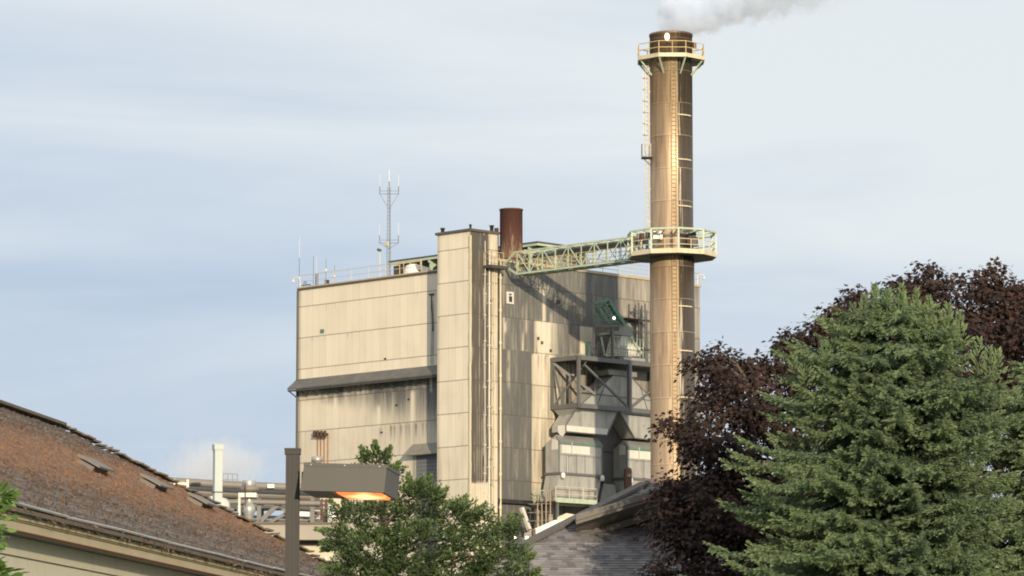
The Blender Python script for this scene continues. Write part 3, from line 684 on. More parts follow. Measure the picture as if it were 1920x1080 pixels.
# ------------------------------------------------------------------ ducts, collectors and steel on the south wall
XF = ony(1033, 700, YR).x; YF = onx(1085, 700, XF).y; YD = YF + .75
print('frame x,y', XF, YF)
ztop = onx(1085, 670, XF).z; zbot = onx(1085, 760, XF).z; XF2 = ony(1268, 700, YF).x
fr = bthing('steel_platform', 'big grey steel box frame with diagonal braces bracketed off the south wall', 'platform', XF, YR)
def fp(px, py): return ony(px, py, YF)
m_ = MB(BM); w = .34
for z in (ztop, zbot):
    m_.bar((XF, YR, z), (XF, YF, z), .26, w + .06); m_.bar((XF, YF, z), (XF2, YF, z), .26, w + .06); m_.bar((XF, YR - .15, z), (XF2, YR - .15, z), .2, w)
m_.box((XF + .2, YF + .15, ztop + .02), (XF2, YR - .25, ztop + .14)); m_.build('beam', M['steel'], fr)
xm = fp(1180, 720).x; xs_ = [XF, xm, XF2]
for x in xs_: MB(BM).bar((x, YF, zbot - .1), (x, YF, ztop + .1), .26 if x == XF else .34).build('post', M['steel'], fr)
for x in xs_: MB(BM).bar((x, YR - .15, zbot), (x, YR - .15, ztop), .24).build('post', M['steel'], fr)
m_ = MB(BM); m_.bar((XF + .7, YF, ztop - .6), (xm - .1, YF, zbot + .2), .17); m_.bar((xm + .1, YF, zbot + .2), (XF2, YF, ztop - .2), .17)
m_.bar((XF, YR - .2, ztop - .3), (XF, YF + 1.9, zbot), .15); m_.bar((XF, YR - .15, ztop - .2), (XF + 2.6, YF + .4, zbot + 1.2), .22); m_.bar((XF + 2.6, YF + .4, zbot + 1.2), (XF + 3.7, YF + 1.2, ztop - 1), .2)
m_.bar((XF, YR - .2, zbot), (XF + 1.4, YF + .1, ztop), .10)
m_.build('brace', M['steel'], fr)
m_ = MB(BM); m_.prism([(XF, YR - .3, zbot - .2), (XF, YF + .3, zbot - .2), (XF + .1, YF + 1.9, zbot - 1.35)], (.9, 0, 0)); m_.build('gusset', M['ductdark'], fr)
m_ = MB(BM); railing(m_, [(XF + 1.6, YF + .2, ztop + .14), (XF2, YF + .2, ztop + .14)], 1.1, 1.3, .03); m_.build('handrail', M['steel'], fr)
# trouser-shaped duct
duct = bthing('flue_duct', 'grey trouser-shaped sheet metal duct splitting into two legs below the steel platform', 'duct', ony(1150, 760, YD).x, YD)
poly = [(1061, 809), (1061, 797), (1083, 764), (1151, 703), (1184, 707), (1240, 768), (1247, 828), (1190, 821), (1160, 769), (1138, 816)]
m_ = MB(BM); m_.prism([ony(px, py, YD) for px, py in poly], (0, 1.75, 0)); m_.build('casing', M['duct'], duct)
m_ = MB(BM); pp = [ony(px, py, YD - .03) for px, py in poly]
for a, b in zip(pp, pp[1:] + pp[:1]): m_.bar(a, b, .07, .09)
for (ax, ay), (bx_, by_) in (((1083, 764), (1154, 772)), ((1110, 738), (1222, 751)), ((1118, 765), (1136, 716)), ((1215, 772), (1200, 722)), ((1173, 776), (1247, 785))): m_.bar(ony(ax, ay, YD - .02), ony(bx_, by_, YD - .02), .05, .08)
m_.build('flange', M['steel'], duct)
m_ = MB(BM); m_.prism([ony(px, py, YD) for px, py in ((1061, 797.5), (1139.5, 804.5), (1137, 815.5), (1062, 808.5))], (0, -.05, 0)); m_.build('bottom_band', M['whitemetal'], duct)
c = ony(1061, 797, YD); m_ = MB(BM); m_.prism([(c.x, YD, c.z), (c.x, YD + 1.0, c.z), (c.x, YD + 1.0, c.z - .5), (c.x, YD + .5, c.z - 1.15), (c.x, YD, c.z - .6)], (-.05, 0, 0)); m_.build('end_cap', M['white'], duct)
m_ = MB(BM); q0 = ony(1141, 700, YD - .1); q1 = ony(1194, 706, YD - .1); m_.box((q0.x, YD - .12, q0.z - .1), (q1.x, YD + 1.85, q0.z + .35)); m_.build('inlet_flange', M['ductdark'], duct)
# two dust collectors
def collector(lab):
    a = ony(1049, 831, YD); b = ony(1128, 835, YD); zb0 = ony(1049, 885, YD).z; ze = a.z; dp = 1.75
    o = bthing('dust_collector', lab, 'dust collector', a.x, YD, 0, 'dust collectors under the trouser duct')
    m_ = MB(BM); m_.prism([(a.x, YD, zb0), (a.x, YD, ze), (a.x, YD + .55, ze + .72), (a.x, YD + dp, ze + .05), (a.x, YD + dp, zb0)], (b.x - a.x, 0, 0)); m_.build('casing', M['duct'], o)
    m_ = MB(BM); m_.box((a.x - .03, YD - .10, ze - .05), (b.x + .06, YD - .003, ze + .10)); m_.build('eave_trim', M['green'], o)
    m_ = MB(BM); m_.prism([(a.x - .02, YD - .12, ze + .12), (a.x - .02, YD + .53, ze + .80), (a.x - .02, YD + .53, ze + .73), (a.x - .02, YD - .08, ze + .06)], (b.x - a.x + .05, 0, 0)); m_.build('roof_sheet', M['ductdark'], o)
    m_ = MB(BM); m_.prism([(a.x, YD + .25, ze + .3), (a.x, YD + .9, ze + .45), (a.x, YD + 1.0, ze - .55), (a.x, YD + .2, ze - .55)], (-.04, 0, 0)); m_.build('side_panel', M['whitemetal'], o)
    m_ = MB(BM); m_.prism([(a.x + .3, YD, ze - .12), (b.x - 1.6, YD, ze - .12), (b.x - 1.6, YD, ze - .85), (a.x + .3, YD, ze - .85)], (0, -.04, 0)); m_.build('upper_panel', M['whitemetal'], o)
    m_ = MB(BM); m_.box((a.x - .12, YD - .16, zb0 - .22), (b.x + .12, YD + dp + .1, zb0 - .002)); m_.build('base_beam', M['steel'], o)
    for x in (a.x + .05, b.x - .35):
        m_ = MB(BM); m_.lathe((x + .1, YD - .3, zb0 - .55), [(.16, 0), (.2, .1), (.2, .4), (.08, .5)], 12); m_.build('support_bearing', M['white'], o)
    m_ = MB(BM)
    for k in range(6): x = a.x + (b.x - a.x) * k / 5; m_.bar((x, YD - .03, zb0), (x, YD - .03, ze - (.0 if k in (0, 5) else .9)), .05 if k in (0, 5) else .025, .06)
    m_.bar((a.x, YD - .03, (zb0 + ze) / 2 + .3), (b.x, YD - .03, (zb0 + ze) / 2 + .3), .05, .05); m_.bar((a.x - .03, YD + .02, zb0), (a.x - .03, YD + .02, ze), .05)
    m_.bar((a.x - .03, YD + dp - .05, zb0), (a.x - .03, YD + dp - .05, ze), .06); m_.build('stiffener', M['ductdark'], o)
    m_ = MB(BM); m_.path([(a.x + .9, YD - .12, zb0 - .1), (a.x + .9, YD - .12, ze - 1.1), (a.x + 1.5, YD - .12, ze - 1.0), (a.x + 1.5, YD - .12, ze + .2)], .045, 6); m_.build('cable_conduit', M['galv'], o)
    z2 = ony(1049, 945, YD).z
    vs = [(a.x, YD, zb0 - .23), (b.x - .05, YD, zb0 - .23), (b.x - .05, YD + dp, zb0 - .23), (a.x, YD + dp, zb0 - .23), (a.x - .65, YD + .1, z2), (b.x - .6, YD + .1, z2), (b.x - .6, YD + dp, z2), (a.x - .65, YD + dp, z2)]
    m_ = MB(BM); m_.add(vs, [(0,1,2,3),(7,6,5,4),(4,5,1,0),(5,6,2,1),(6,7,3,2),(7,4,0,3)]); m_.build('hopper', M['duct'], o)
    m_ = MB(BM)
    for x in (a.x - .3, b.x - .9):
        for y in (YD + .3, YD + dp - .2): m_.bar((x, y, 0), (x, y, z2), .25)
    m_.build('support_leg', M['steel'], o)
    return o, a.x
col1, cx1 = collector('grey pitched-top dust collector under the left leg of the trouser duct')
col2 = copy_tree(col1); dxc = ony(1176, 838, YD).x - cx1
col2['label'] = 'grey pitched-top dust collector half hidden behind the smokestack, by the rusty vent pipe'
col2.location = BM @ Vector((cx1 + dxc, YD, .0))
# grey chute casing between the collectors
ch = bthing('chute_casing', 'plain blue-grey sloped chute casing between the two dust collectors', 'chute', ony(1140, 950, YD + .4).x, YD + .4)
m_ = MB(BM); m_.prism([ony(px, py, YD + .4) for px, py in ((1132, 905), (1152, 907.5), (1172, 1010), (1112, 1010))], (0, 1.2, 0)); m_.build('casing', M['ductdark'], ch)
m_ = MB(BM); m_.prism([ony(px, py, YD + .38) for px, py in ((1130, 903), (1154, 906), (1154, 909), (1130, 906))], (0, 1.3, 0)); m_.build('rim', M['black'], ch)
# rear casing panel between the legs, recess shade put into its dark colour
bk = bthing('duct_shroud', 'flat shroud behind the gap of the trouser duct, coloured dark for its shade', 'duct shroud', ony(1150, 850, YD + 1.8).x, YD + 1.8)
m_ = MB(BM); m_.prism([ony(px, py, YD + 1.8) for px, py in ((1100, 800), (1172, 760), (1215, 810), (1215, 905), (1100, 905))], (0, .8, 0)); m_.build('panel', plain('recess_shade_metal', (.12, .12, .115), .6, .1, (.07, .065, .06), .6, 1.2), bk)
m_ = MB(BM); p0, p1 = ony(1120, 846, YD + 1.78), ony(1175, 851, YD + 1.78); m_.bar(p0, p1, .04, .08); m_.build('seam', M['black'], bk)
# rusty vent pipe
q = ony(1177.5, 940, YF - .3); zt4 = ony(1177.5, 877, YF - .3).z
vp = bthing('vent_pipe', 'rust-brown vent pipe with a rounded open top, standing left of the smokestack base', 'vent pipe', q.x, q.y)
m_ = MB(BM); m_.lathe((q.x, q.y, 0), [(.37, 3), (.37, zt4 - .3), (.33, zt4 - .1), (.2, zt4)], 18); m_.build('pipe', M['rust'], vp)
m_ = MB(BM); m_.tube((q.x - .12, q.y - .28, zt4 - .75), (q.x - .2, q.y - .36, zt4 - .70), .2, 12); m_.build('opening', M['pipebeige'], vp)
m_ = MB(BM); m_.lathe((q.x, q.y, 0), [(.5, 0), (.5, 3.0)], 18); m_.build('base', M['concrete'], vp)

# inclined conveyor and feed hopper on the platform
YC = YF + 1.3
cv_ = bthing('inclined_conveyor', 'dark green inclined conveyor head with parallel rails above the steel platform', 'conveyor', ony(1140, 600, YC).x, YC, ztop)
m_ = MB(BM); a = ony(1139, 565, YC); b = ony(1168, 609, YC); m_.bar(a, b, .34, .6, (0, 1, 0)); m_.build('belt_casing', M['green'], cv_)
m_ = MB(BM)
for px0, py0, px1, py1, yy in ((1116, 571, 1141, 606, .0), (1124, 569, 1149, 606, .3), (1133, 566, 1157, 606, -.4), (1116, 577, 1133, 604, .8)):
    m_.bar(ony(px0, py0, YC + yy), ony(px1, py1, YC + yy), .10, .14)
m_.build('guide_rail', M['green'], cv_); m_ = MB(BM)
for t in np.linspace(0, 1, 7):
    a1 = ony(1116 + 25 * t, 571 + 35 * t, YC); b1 = ony(1140 + 24 * t, 564 + 40 * t, YC - .1); m_.bar(a1, b1, .08)
m_.bar(ony(1113, 569, YC - .2), ony(1142, 562, YC - .2), .22, .2); m_.bar(ony(1114, 575, YC - .2), ony(1143, 570, YC - .2), .12); m_.build('cross_bar', M['green'], cv_)
m_ = MB(BM); c = ony(1150, 596, YC - .5); m_.tube(c, c + Vector((.05, -.15, -.05)), .12, 12); 
em2, nt, b_ = newmat('work_light_glow'); b_.inputs['Base Color'].default_value = (.9, .9, .8, 1); b_.inputs['Emission Color'].default_value = (1, .93, .78, 1); b_.inputs['Emission Strength'].default_value = 2.2
m_.build('work_light', em2, cv_)
m_ = MB(BM); p0, p1 = ony(1113, 612, YC - .4), ony(1166, 611, YC - .4); m_.bar(p0, p1, .35, .16); 
for px in (1114, 1148): q = ony(px, 612, YC - .4); m_.bar((q.x, q.y, ztop), q, .13 if px == 1114 else .2)
m_.bar(ony(1122, 640, YC), ony(1118, 668, YC), .12); m_.build('support_frame', M['steel'], cv_)
m_ = MB(BM); railing(m_, [ony(1113, 611, YC - .6), ony(1160, 613, YC - .6)], 1.05, 1.0, .03); m_.build('handrail', M['green'], cv_)
hp = bthing('feed_hopper', 'pale grey tapered feed hopper with a hatch, caged by handrails on the steel platform', 'hopper', ony(1178, 668, YC).x, YC, ztop)
m_ = MB(BM); t = [ony(px, py, YC) for px, py in ((1166, 628), (1186, 630), (1199, 669), (1154, 667))]; m_.prism(t, (0, 1.2, 0)); m_.build('body', M['whitemetal'], hp)
m_ = MB(BM); m_.prism([ony(px, py, YC) for px, py in ((1163, 648), (1174, 649), (1175, 663), (1163, 662))], (0, -.06, 0)); m_.build('hatch', M['galv'], hp)
m_ = MB(BM); m_.prism([ony(px, py, YC - .2) for px, py in ((1148, 621), (1186, 624), (1186, 630), (1148, 627))], (0, 1.7, 0)); m_.prism([ony(px, py, YC - .1) for px, py in ((1163, 604), (1182, 606), (1187, 624), (1160, 622))], (0, 1.3, 0)); m_.bar(ony(1122, 627, YC - .1), ony(1160, 622, YC - .1), .3, .2); m_.build('top_frame', M['ductdark'], hp)
m_ = MB(BM); m_.bar(ony(1182, 632, YC - .15), ony(1203, 662, YC - .15), .12, .2); m_.bar(ony(1127, 632, YC), ony(1134, 668, YC), .12); m_.bar(ony(1146, 632, YC), ony(1136, 668, YC), .12); m_.build('strut', M['mint'], hp)
m_ = MB(BM); railing(m_, [ony(1152, 669, YF + .35), ony(1206, 676, YF + .35)], 1.9, .45, .03, (.3, .6)); m_.build('cage_rail', M['mint'], hp)
m_ = MB(BM); p0, p1 = ony(1166, 672, YF + .3), ony(1206, 676, YF + .3); m_.bar(p0, p1, .5, .25); m_.build('base_beam', M['galv'], hp)
lt = bthing('shadow_lattice', 'added grey open lattice for railing bars and their shadow, between the feed hopper and the smokestack', 'access tower', ony(1206, 660, YC + .8).x, YC + .8, ztop)  # added lattice: some railing bars, mostly standing in for a lattice shadow
l0 = ony(1198, 668, YC + .8); l1 = ony(1222, 672, YC + .8); hz = ony(1200, 568, YC + .8).z
for x in (l0.x, (l0.x + l1.x) / 2, l1.x):
    for y in (YC + .8, YC + 2.0): MB(BM).bar((x, y, ztop), (x, y, hz), .10).build('post', M['steel'], lt)
for z in np.arange(ztop + .5, hz, .95):
    m_ = MB(BM); m_.bar((l0.x, YC + .8, z), (l1.x, YC + .8, z), .07); m_.bar((l0.x, YC + 2, z), (l1.x, YC + 2, z), .07); m_.bar((l0.x, YC + .8, z), (l0.x, YC + 2, z), .07); m_.build('rung', M['steel'], lt)
for py in (595, 650): q = ony(1175, py, YC + .8); MB(BM).box((q.x, YC + .7, q.z - .1), (l1.x, YC + 2.1, q.z)).build('landing', M['darksteel'], lt)

# lower green walkway, stair scaffold, pale sheds
YWk = YD - .7
wk = bthing('maintenance_walkway', 'mint green railed walkway under the left dust collector', 'walkway', ony(1060, 940, YWk).x, YWk)
a = ony(1000, 936, YWk + 1); b = ony(1119, 944, YWk); 
m_ = MB(BM); m_.box((ony(1042, 940, YWk).x, YWk, b.z - .1), (b.x, YWk + 2.6, b.z)); m_.box((ony(1000, 940, YR - .9).x, YR - 1.2, b.z - .25), (b.x - 3.5, YR - .02, b.z - .15)); m_.build('deck', M['darksteel'], wk)
m_ = MB(BM); m_.box((ony(1042, 940, YWk).x, YWk - .06, b.z - .12), (b.x, YWk - .003, b.z + .28)); m_.build('toe_plate', M['mint'], wk)
m_ = MB(BM); railing(m_, [(ony(1042, 940, YWk).x, YWk, b.z), (b.x, YWk, b.z), (b.x, YWk + 2.0, b.z)], 1.3, 1.6, .04, (.5,)); m_.build('handrail', M['cream'], wk)
m_ = MB(BM); railing(m_, [(ony(1000, 940, YR - 1.1).x, YR - 1.15, b.z - .15), (ony(1026, 940, YR - 1.1).x, YR - 1.15, b.z - .15)], 1.2, .8, .04, (.33, .66)); m_.build('side_rail', M['mint'], wk)
m_ = MB(BM)
for x in (ony(1048, 940, YWk).x, b.x - .3): m_.bar((x, YWk + .2, 0), (x, YWk + .2, b.z), .2)
m_.build('post', M['steel'], wk)
sc = bthing('stair_scaffold', 'rusty open scaffold of pipes and caged ladder left of the green walkway', 'scaffold', ony(1018, 980, YWk + .3).x, YWk + .3)
zs1 = ony(1020, 918, YWk).z; scm = plain('rusty_scaffold', (.42, .31, .2), .7, 0, (.22, .11, .06), .7, 3)
for px in (1008, 1016, 1024, 1032):
    for yy in (0, 1.1): q = ony(px, 960, YWk + .3 + yy); MB(BM).tube((q.x, q.y, 0), (q.x, q.y, zs1 - (1.2 if px in (1008, 1016) else 0)), .055, 6).build('post', scm, sc)
m_ = MB(BM); q0, q1 = ony(1006, 960, YWk + .3), ony(1034, 960, YWk + .3)
for k, z in enumerate(np.arange(q0.z - 6, zs1, .75)):
    m_.bar((q0.x, YWk + .3, z), (q1.x, YWk + .3, z + .1), .05); m_.bar((q0.x, YWk + 1.4, z), (q1.x, YWk + 1.4, z), .05); m_.bar((q0.x, YWk + .3, z), (q0.x, YWk + 1.4, z), .05)
m_.build('rail', M['pipebeige'], sc)
# dark post and tilted white chute below the bay
tc_ = bthing('tilted_chute', 'tilted off-white chute leaning beside a dark steel post below the wall bay', 'chute', ony(985, 995, -1.2).x, -1.2)
m_ = MB(BM); m_.bar(ony(978, 952, -1.2), ony(993, 995, -1.2), .32, .32); m_.build('chute', M['whitemetal'], tc_)
m_ = MB(BM); m_.bar(ony(1000, 945, -1.0), ony(996, 1030, -1.0), .3); q = ony(996, 1025, -1.0); m_.bar((q.x, -1, 0), q, .3); m_.build('post', M['black'], tc_)
YSd = 105.0
sh = thing('pale_shed', 'low shed with bright off-white sloped metal roof behind the shingled house', 'shed', (at(1050, 1000, YSd).x, YSd, 0))
def pq(px, py, dy=0): return at(px, py, YSd + dy)
m_ = MB(); m_.prism([pq(px, py) for px, py in ((1000, 1004), (1001, 992), (1040, 975), (1070, 972), (1081, 974), (1081, 1040), (1000, 1040))], (0, 1.5, 0)); m_.build('roof', M['white'], sh)
m_ = MB(); m_.prism([pq(px, py, 1.6) for px, py in ((1045, 970), (1062, 962), (1085, 966), (1140, 968), (1140, 1010), (1045, 1010))], (0, 2.5, 0)); m_.build('rear_roof', M['wallbeige'], sh)
m_ = MB(); m_.prism([pq(px, py, .1) for px, py in ((982, 1012), (983, 1000), (999.8, 993), (999.8, 1012))], (0, 1.2, 0)); m_.build('lean_to', M['pipebeige'], sh)
m_ = MB(); m_.bar(pq(1002, 992, -.05), pq(1002, 1030, -.05), .07); m_.build('corner_post', M['rust'], sh)
a, b = pq(983, 1035), pq(1138, 1012); m_ = MB(); m_.box((a.x, YSd + .12, 0), (b.x, YSd + 4.0, a.z + .1)); m_.build('wall', M['wallbeige'], sh)
for px, py, lab in ((988, 1009, 'small lit round yard lamp at the left end of the pale shed'), (965, 1008, 'small lit yard lamp seen through the cedar tip left of the pale shed')):
    c = at(px, py, YSd - .8); o = thing('yard_lamp', lab, 'lamp', (c.x, c.y, 0), 0, 'yard lamps beside the pale shed')
    MB().tube((c.x, c.y, 0), (c.x, c.y, c.z - .06), .025, 7).build('pole', M['steel'], o); MB().lathe(c + Vector((0, 0, -.06)), [(.02, 0), (.045, .03), (.045, .08), (.02, .11)], 12).build('lamp_head', em2, o)

# ------------------------------------------------------------------ pipe rack and vents left of the plant
YP = 190
rack = thing('pipe_rack', 'long elevated rack of beige pipes on trussed steel legs behind the mossy roof', 'pipe rack', (at(450, 950, YP).x, YP, 0))
def rp_(px, py, dy=0): return at(px, py, YP + dy)
for pts, r_, dy in (([(262, 897), (330, 903), (430, 909), (600, 916)], .20, 0), ([(300, 918), (400, 924), (600, 931)], .27, 1.0), ([(330, 941), (470, 941), (600, 944)], .14, .4), ([(290, 907), (330, 905)], .11, -.3), ([(340, 928), (600, 936)], .1, 1.8)):
    m_ = MB(); m_.path([rp_(px, py, dy) for px, py in pts], r_, 12); m_.build('pipe', M['pipebeige'], rack)
for pts, r_, dy, mt_ in (([(420, 950), (600, 958)], .07, 2, 'galv'), ([(420, 957), (600, 953)], .07, 2.2, 'steel'), ([(440, 968), (600, 972)], .09, 2.4, 'galv')):
    m_ = MB(); m_.path([rp_(px, py, dy) for px, py in pts], r_, 8); m_.build('pipe', M[mt_], rack)
m_ = MB()
for py, dy, h in ((939, 1.5, .22), (949, .6, .14), (975, 1.2, .12)): m_.bar(rp_(415, py, dy), rp_(605, py + 3, dy), .2, h)
m_.build('beam', M['darksteel'], rack)
for px in (327, 449, 486, 548, 586):
    q = rp_(px, 935, .6); MB().bar((q.x, q.y, 0), q, .22).build('leg', M['steel'], rack); MB().bar((q.x, q.y + 2, 0), (q.x, q.y + 2, q.z), .22).build('leg', M['steel'], rack)
m_ = MB(); m_.bar(rp_(486, 980, .6), rp_(522, 945, .6), .22); m_.bar(rp_(522, 945, .6), rp_(560, 985, .6), .16); m_.bar(rp_(505, 980, .8), rp_(545, 958, .8), .16); m_.bar(rp_(449, 980, .6), rp_(430, 945, .6), .12); m_.build('brace', M['steel'], rack)
m_ = MB(); m_.box(rp_(333, 904, -.6), rp_(352, 912, .2)); m_.bar(rp_(327, 898, -.5), rp_(327, 925, -.5), .1); m_.bar(rp_(352, 899, -.5), rp_(352, 914, -.5), .14); m_.build('valve_group', M['galv'], rack)
m_ = MB(); q = rp_(508, 911.5, -.3); m_.box((q.x - .18, q.y - .1, q.z - .1), (q.x + .18, q.y, q.z + .1)); m_.build('pipe_marker', M['white'], rack)
m_ = MB(); railing(m_, [rp_(418, 910, 1.2), rp_(445, 911, 1.2)], .6, .25, .012, (.5,)); m_.build('handrail', M['steel'], rack)
YV = 183
q = at(408, 900, YV); zt5 = at(408, 836, YV).z; hw_ = 9.3 / F * YV
ds = thing('duct_stack', 'pale mint square sheet metal exhaust stack with a capped top rising behind the mossy roof', 'exhaust stack', (q.x, YV, 0), R(20))
fr2 = Matrix.Translation((q.x, YV, 0)) @ Matrix.Rotation(R(20), 4, 'Z'); hw_ *= .80
m_ = MB(fr2); m_.box((-hw_, -hw_, 0), (hw_, hw_, zt5)); m_.build('shaft', M['palegreen'], ds)
m_ = MB(fr2); m_.box((-hw_ - .04, -hw_ - .04, zt5 - .2), (hw_ + .04, hw_ + .04, zt5 + .06)); m_.build('cap', M['palegreen'], ds)
m_ = MB(fr2); zb5 = at(408, 924, YV).z; m_.box((-hw_ - .03, -hw_ - .03, zb5), (hw_ + .03, hw_ + .03, zb5 + .05)); m_.build('band', M['darksteel'], ds)
q = at(467, 930, YV); sv = thing('vent_stack', 'silver round vent stack with collars and a wide hat, right of the mint stack', 'vent stack', (q.x, YV, 0))
def vz(py): return at(467, py, YV).z
k_ = YV / F; m_ = MB(Matrix.Translation((q.x, YV, 0))); m_.lathe((0, 0, 0), [(9 * k_, 0), (9 * k_, vz(965)), (13 * k_, vz(958)), (11 * k_, vz(948)), (8 * k_, vz(945)), (8 * k_, vz(920)), (13 * k_, vz(920)), (13 * k_, vz(903)), (12 * k_, vz(901))], 24); m_.build('shaft', M['galv'], sv)
m_ = MB(Matrix.Translation((q.x, YV, 0))); m_.lathe((0, 0, 0), [(13 * k_, vz(922)), (18 * k_, vz(920)), (18.5 * k_, vz(915)), (14 * k_, vz(912))], 24); m_.build('hat', M['pipebeige'], sv)
m_ = MB(); m_.box(at(447, 932, YV - .6), at(484, 927, YV + .6)); m_.bar(at(449, 931, YV - .5), (at(449, 931, YV - .5).x, YV - .5, 0), .1); m_.build('platform', M['whitemetal'], sv)
m_ = MB(); m_.tube(at(460, 950, YV - .7), at(460, 905, YV - .7), .025, 6); m_.build('bracket_pipe', M['rustdark'], sv)
q = at(395, 960, YV + 4); tk = thing('storage_tank', 'off-white domed tank end showing behind the mint exhaust stack', 'tank', (q.x, YV + 4, 0))
m_ = MB(Matrix.Translation((q.x, YV + 4, 0))); m_.lathe((0, 0, 0), [(1.0, 0), (1.0, at(0, 945, YV + 4).z), (.8, at(0, 935, YV + 4).z), (.4, at(0, 931, YV + 4).z)], 24); m_.build('shell', M['whitemetal'], tk)
# rust-streaked white tank with caged ladder behind the lamp
q = at(612, 950, 205); wt = thing('cooling_tower', 'rust-streaked pale panel tower with ladders, seen under the street lamp', 'cooling tower', (q.x, 205, 0))
a, b = at(580, 985, 205), at(640, 930, 205); m_ = MB(); m_.box((a.x, 205, 0), (b.x, 207.5, b.z)); m_.build('casing', plain('rust_streaked_white', (.62, .52, .42), .6, 0, (.30, .12, .06), .85, 1.5), wt)
m_ = MB()
for px in (596, 604, 612, 622): m_.tube(at(px, 985, 204.7), at(px, 935, 204.7), .05, 5)
for py in range(938, 985, 8): m_.tube(at(594, py, 204.7), at(624, py, 204.7), .035, 5)
m_.build('ladder', M['rust'], wt)
q = at(593, 861, 205); m_ = MB(Matrix.Translation((q.x, 206, 0))); m_.lathe((0, 0, 0), [(.2, b.z), (.2, at(0, 867, 206).z), (.32, at(0, 866, 206).z), (.32, at(0, 857, 206).z), (.2, at(0, 856, 206).z)], 18); m_.build('vent_cap', M['galv'], wt)
m_ = MB(); m_.box(at(560, 985, 203), at(581, 955, 203.6)); m_.build('low_panel', M['white'], wt)
q = at(622, 950, 203); m_ = MB(Matrix.Translation((q.x, 203.6, 0))); m_.lathe((0, 0, 0), [(.25, 0), (.25, at(0, 946, 203).z), (.1, at(0, 942, 203).z)], 16); m_.build('small_tank', M['white'], wt)
# low flat-roofed building
a, b = at(455, 1012, 92), at(640, 983, 92)
lb = thing('flat_roof_building', 'low cream building with a deep flat beige roof fascia behind the lamp post', 'building', (at(550, 1000, 92).x, 92, 0))
m_ = MB(); m_.box((a.x - 2, 92, a.z), (b.x, 102, b.z)); m_.build('roof', M['fasciabeige'], lb)
m_ = MB(); m_.box((a.x - 2.05, 91.95, b.z + .001), (b.x + .05, 102, b.z + .05)); m_.build('roof_edge', M['roofcap'], lb)
m_ = MB(); z2 = at(550, 1021, 92).z; m_.box((a.x - 1.6, 92.5, z2 - .02), (b.x - .3, 101.5, a.z - .002)); m_.build('frieze', M['darksteel'], lb)
m_ = MB(); m_.box((a.x - 1.7, 92.3, 0), (b.x - .2, 101.6, z2 - .022)); m_.build('wall', M['wallbeige'], lb)
m_ = MB()
q = at(611, 1060, 92.28); m_.tube((q.x, 92.25, 0), (q.x, 92.25, q.z + .2), .05, 8); m_.build('downpipe', M['whitemetal'], lb)

# ------------------------------------------------------------------ mossy-roofed house on the left
HV = (1850 - 960) / F; e_ = Vector((HV, 1, 0)); nrm_ = Vector((-1, HV, 0)).normalized(); eu = e_.normalized()
E0 = at(0, 945, 42); ZE = E0.z
def hp_(Y, w, z):   # point: along the eave to depth Y at the eave, w metres inwards
    p = E0 + e_ * (Y - 42) + nrm_ * w; p.z = z; return p
Y1h = 69.5
rid = None
for w in np.linspace(3, 7, 81):       # ridge end under pixel (115,805)
    for Y in (Y1h - w * .75,):
        for h in np.linspace(1.5, 4, 51):
            px, py = proj(hp_(Y, w, ZE + h)); e2 = (px - 112) ** 2 + (py - 806) ** 2
            if rid is None or e2 < rid[0]: rid = (e2, w, Y, h)
_, WR, YRd, HR = rid
print('house', rid, ZE)
Y0h = 20
house = thing('house', 'low house with a brown mossy shingle roof and cream eaves in the near left corner', 'house', hp_(45, 4, 0))
# roof: displaced grid for the visible slope
def slope_pt(u, t):   # u along (depth), t 0 eave..1 ridge
    w = WR * t; yl = Y1h - (Y1h - YRd) * t
    return u * (yl - Y0h) + Y0h, w, ZE + HR * t
nu_, nt_ = 420, 130
vs = []; mo = []
for j in range(nt_):
    for i in range(nu_):
        Y, w, z = slope_pt(i / (nu_ - 1), j / (nt_ - 1)); p = hp_(Y, w, z)
        course = (w / .15) % 1.0
        n = mnoise.fractal(Vector((p.x * 1.1, p.y * 1.1, 3)), 1.0, 2.0, 4)
        n3 = mnoise.noise(Vector((p.x * 6, p.y * 6, 1)))
        t = j / (nt_ - 1); mb_ = math.exp(-((t - .52) / .27) ** 2) + .35 * n
        z_off = .030 * (1 - course) + .035 * max(0, n3) + .05 * max(0, mb_) * (.6 + .5 * n3) + (.035 * n3 if j > nt_ - 4 else 0)
        if i > nu_ - 3: z_off += .05 * n3
        p.z += z_off; vs.append(p); mo.append(mb_)
fs = [(j*nu_ + i, j*nu_ + i + 1, (j+1)*nu_ + i + 1, (j+1)*nu_ + i) for j in range(nt_ - 1) for i in range(nu_ - 1)]
m_ = MB(); m_.add(vs, fs)
b0, b1, b2, b3 = hp_(Y0h, 2 * WR, ZE), hp_(Y1h, 2 * WR, ZE), hp_(YRd, WR, ZE + HR - .02), hp_(Y0h, WR, ZE + HR - .02)
m_.add([b0, b1, b2, b3], [(3, 2, 1, 0)]); m_.add([hp_(Y1h, 0, ZE), b1, b2], [(0, 1, 2)])
mm, nt, b_ = newmat('mossy_shingles'); L = nt.links
at_ = N(nt, 'ShaderNodeAttribute'); at_.attribute_name = 'moss'
n1 = noise_n(nt, coords(nt), 7, 6, .7); n2 = noise_n(nt, coords(nt), 1.4, 4); n3 = noise_n(nt, coords(nt), 22, 3)
hl = hp_(45, 4, 0) - E0; wv_ = nt.nodes.new('ShaderNodeVectorMath'); wv_.operation = 'DOT_PRODUCT'; L.new(coords(nt), wv_.inputs[0]); wv_.inputs[1].default_value = nrm_
uv_ = nt.nodes.new('ShaderNodeVectorMath'); uv_.operation = 'DOT_PRODUCT'; L.new(coords(nt), uv_.inputs[0]); uv_.inputs[1].default_value = eu
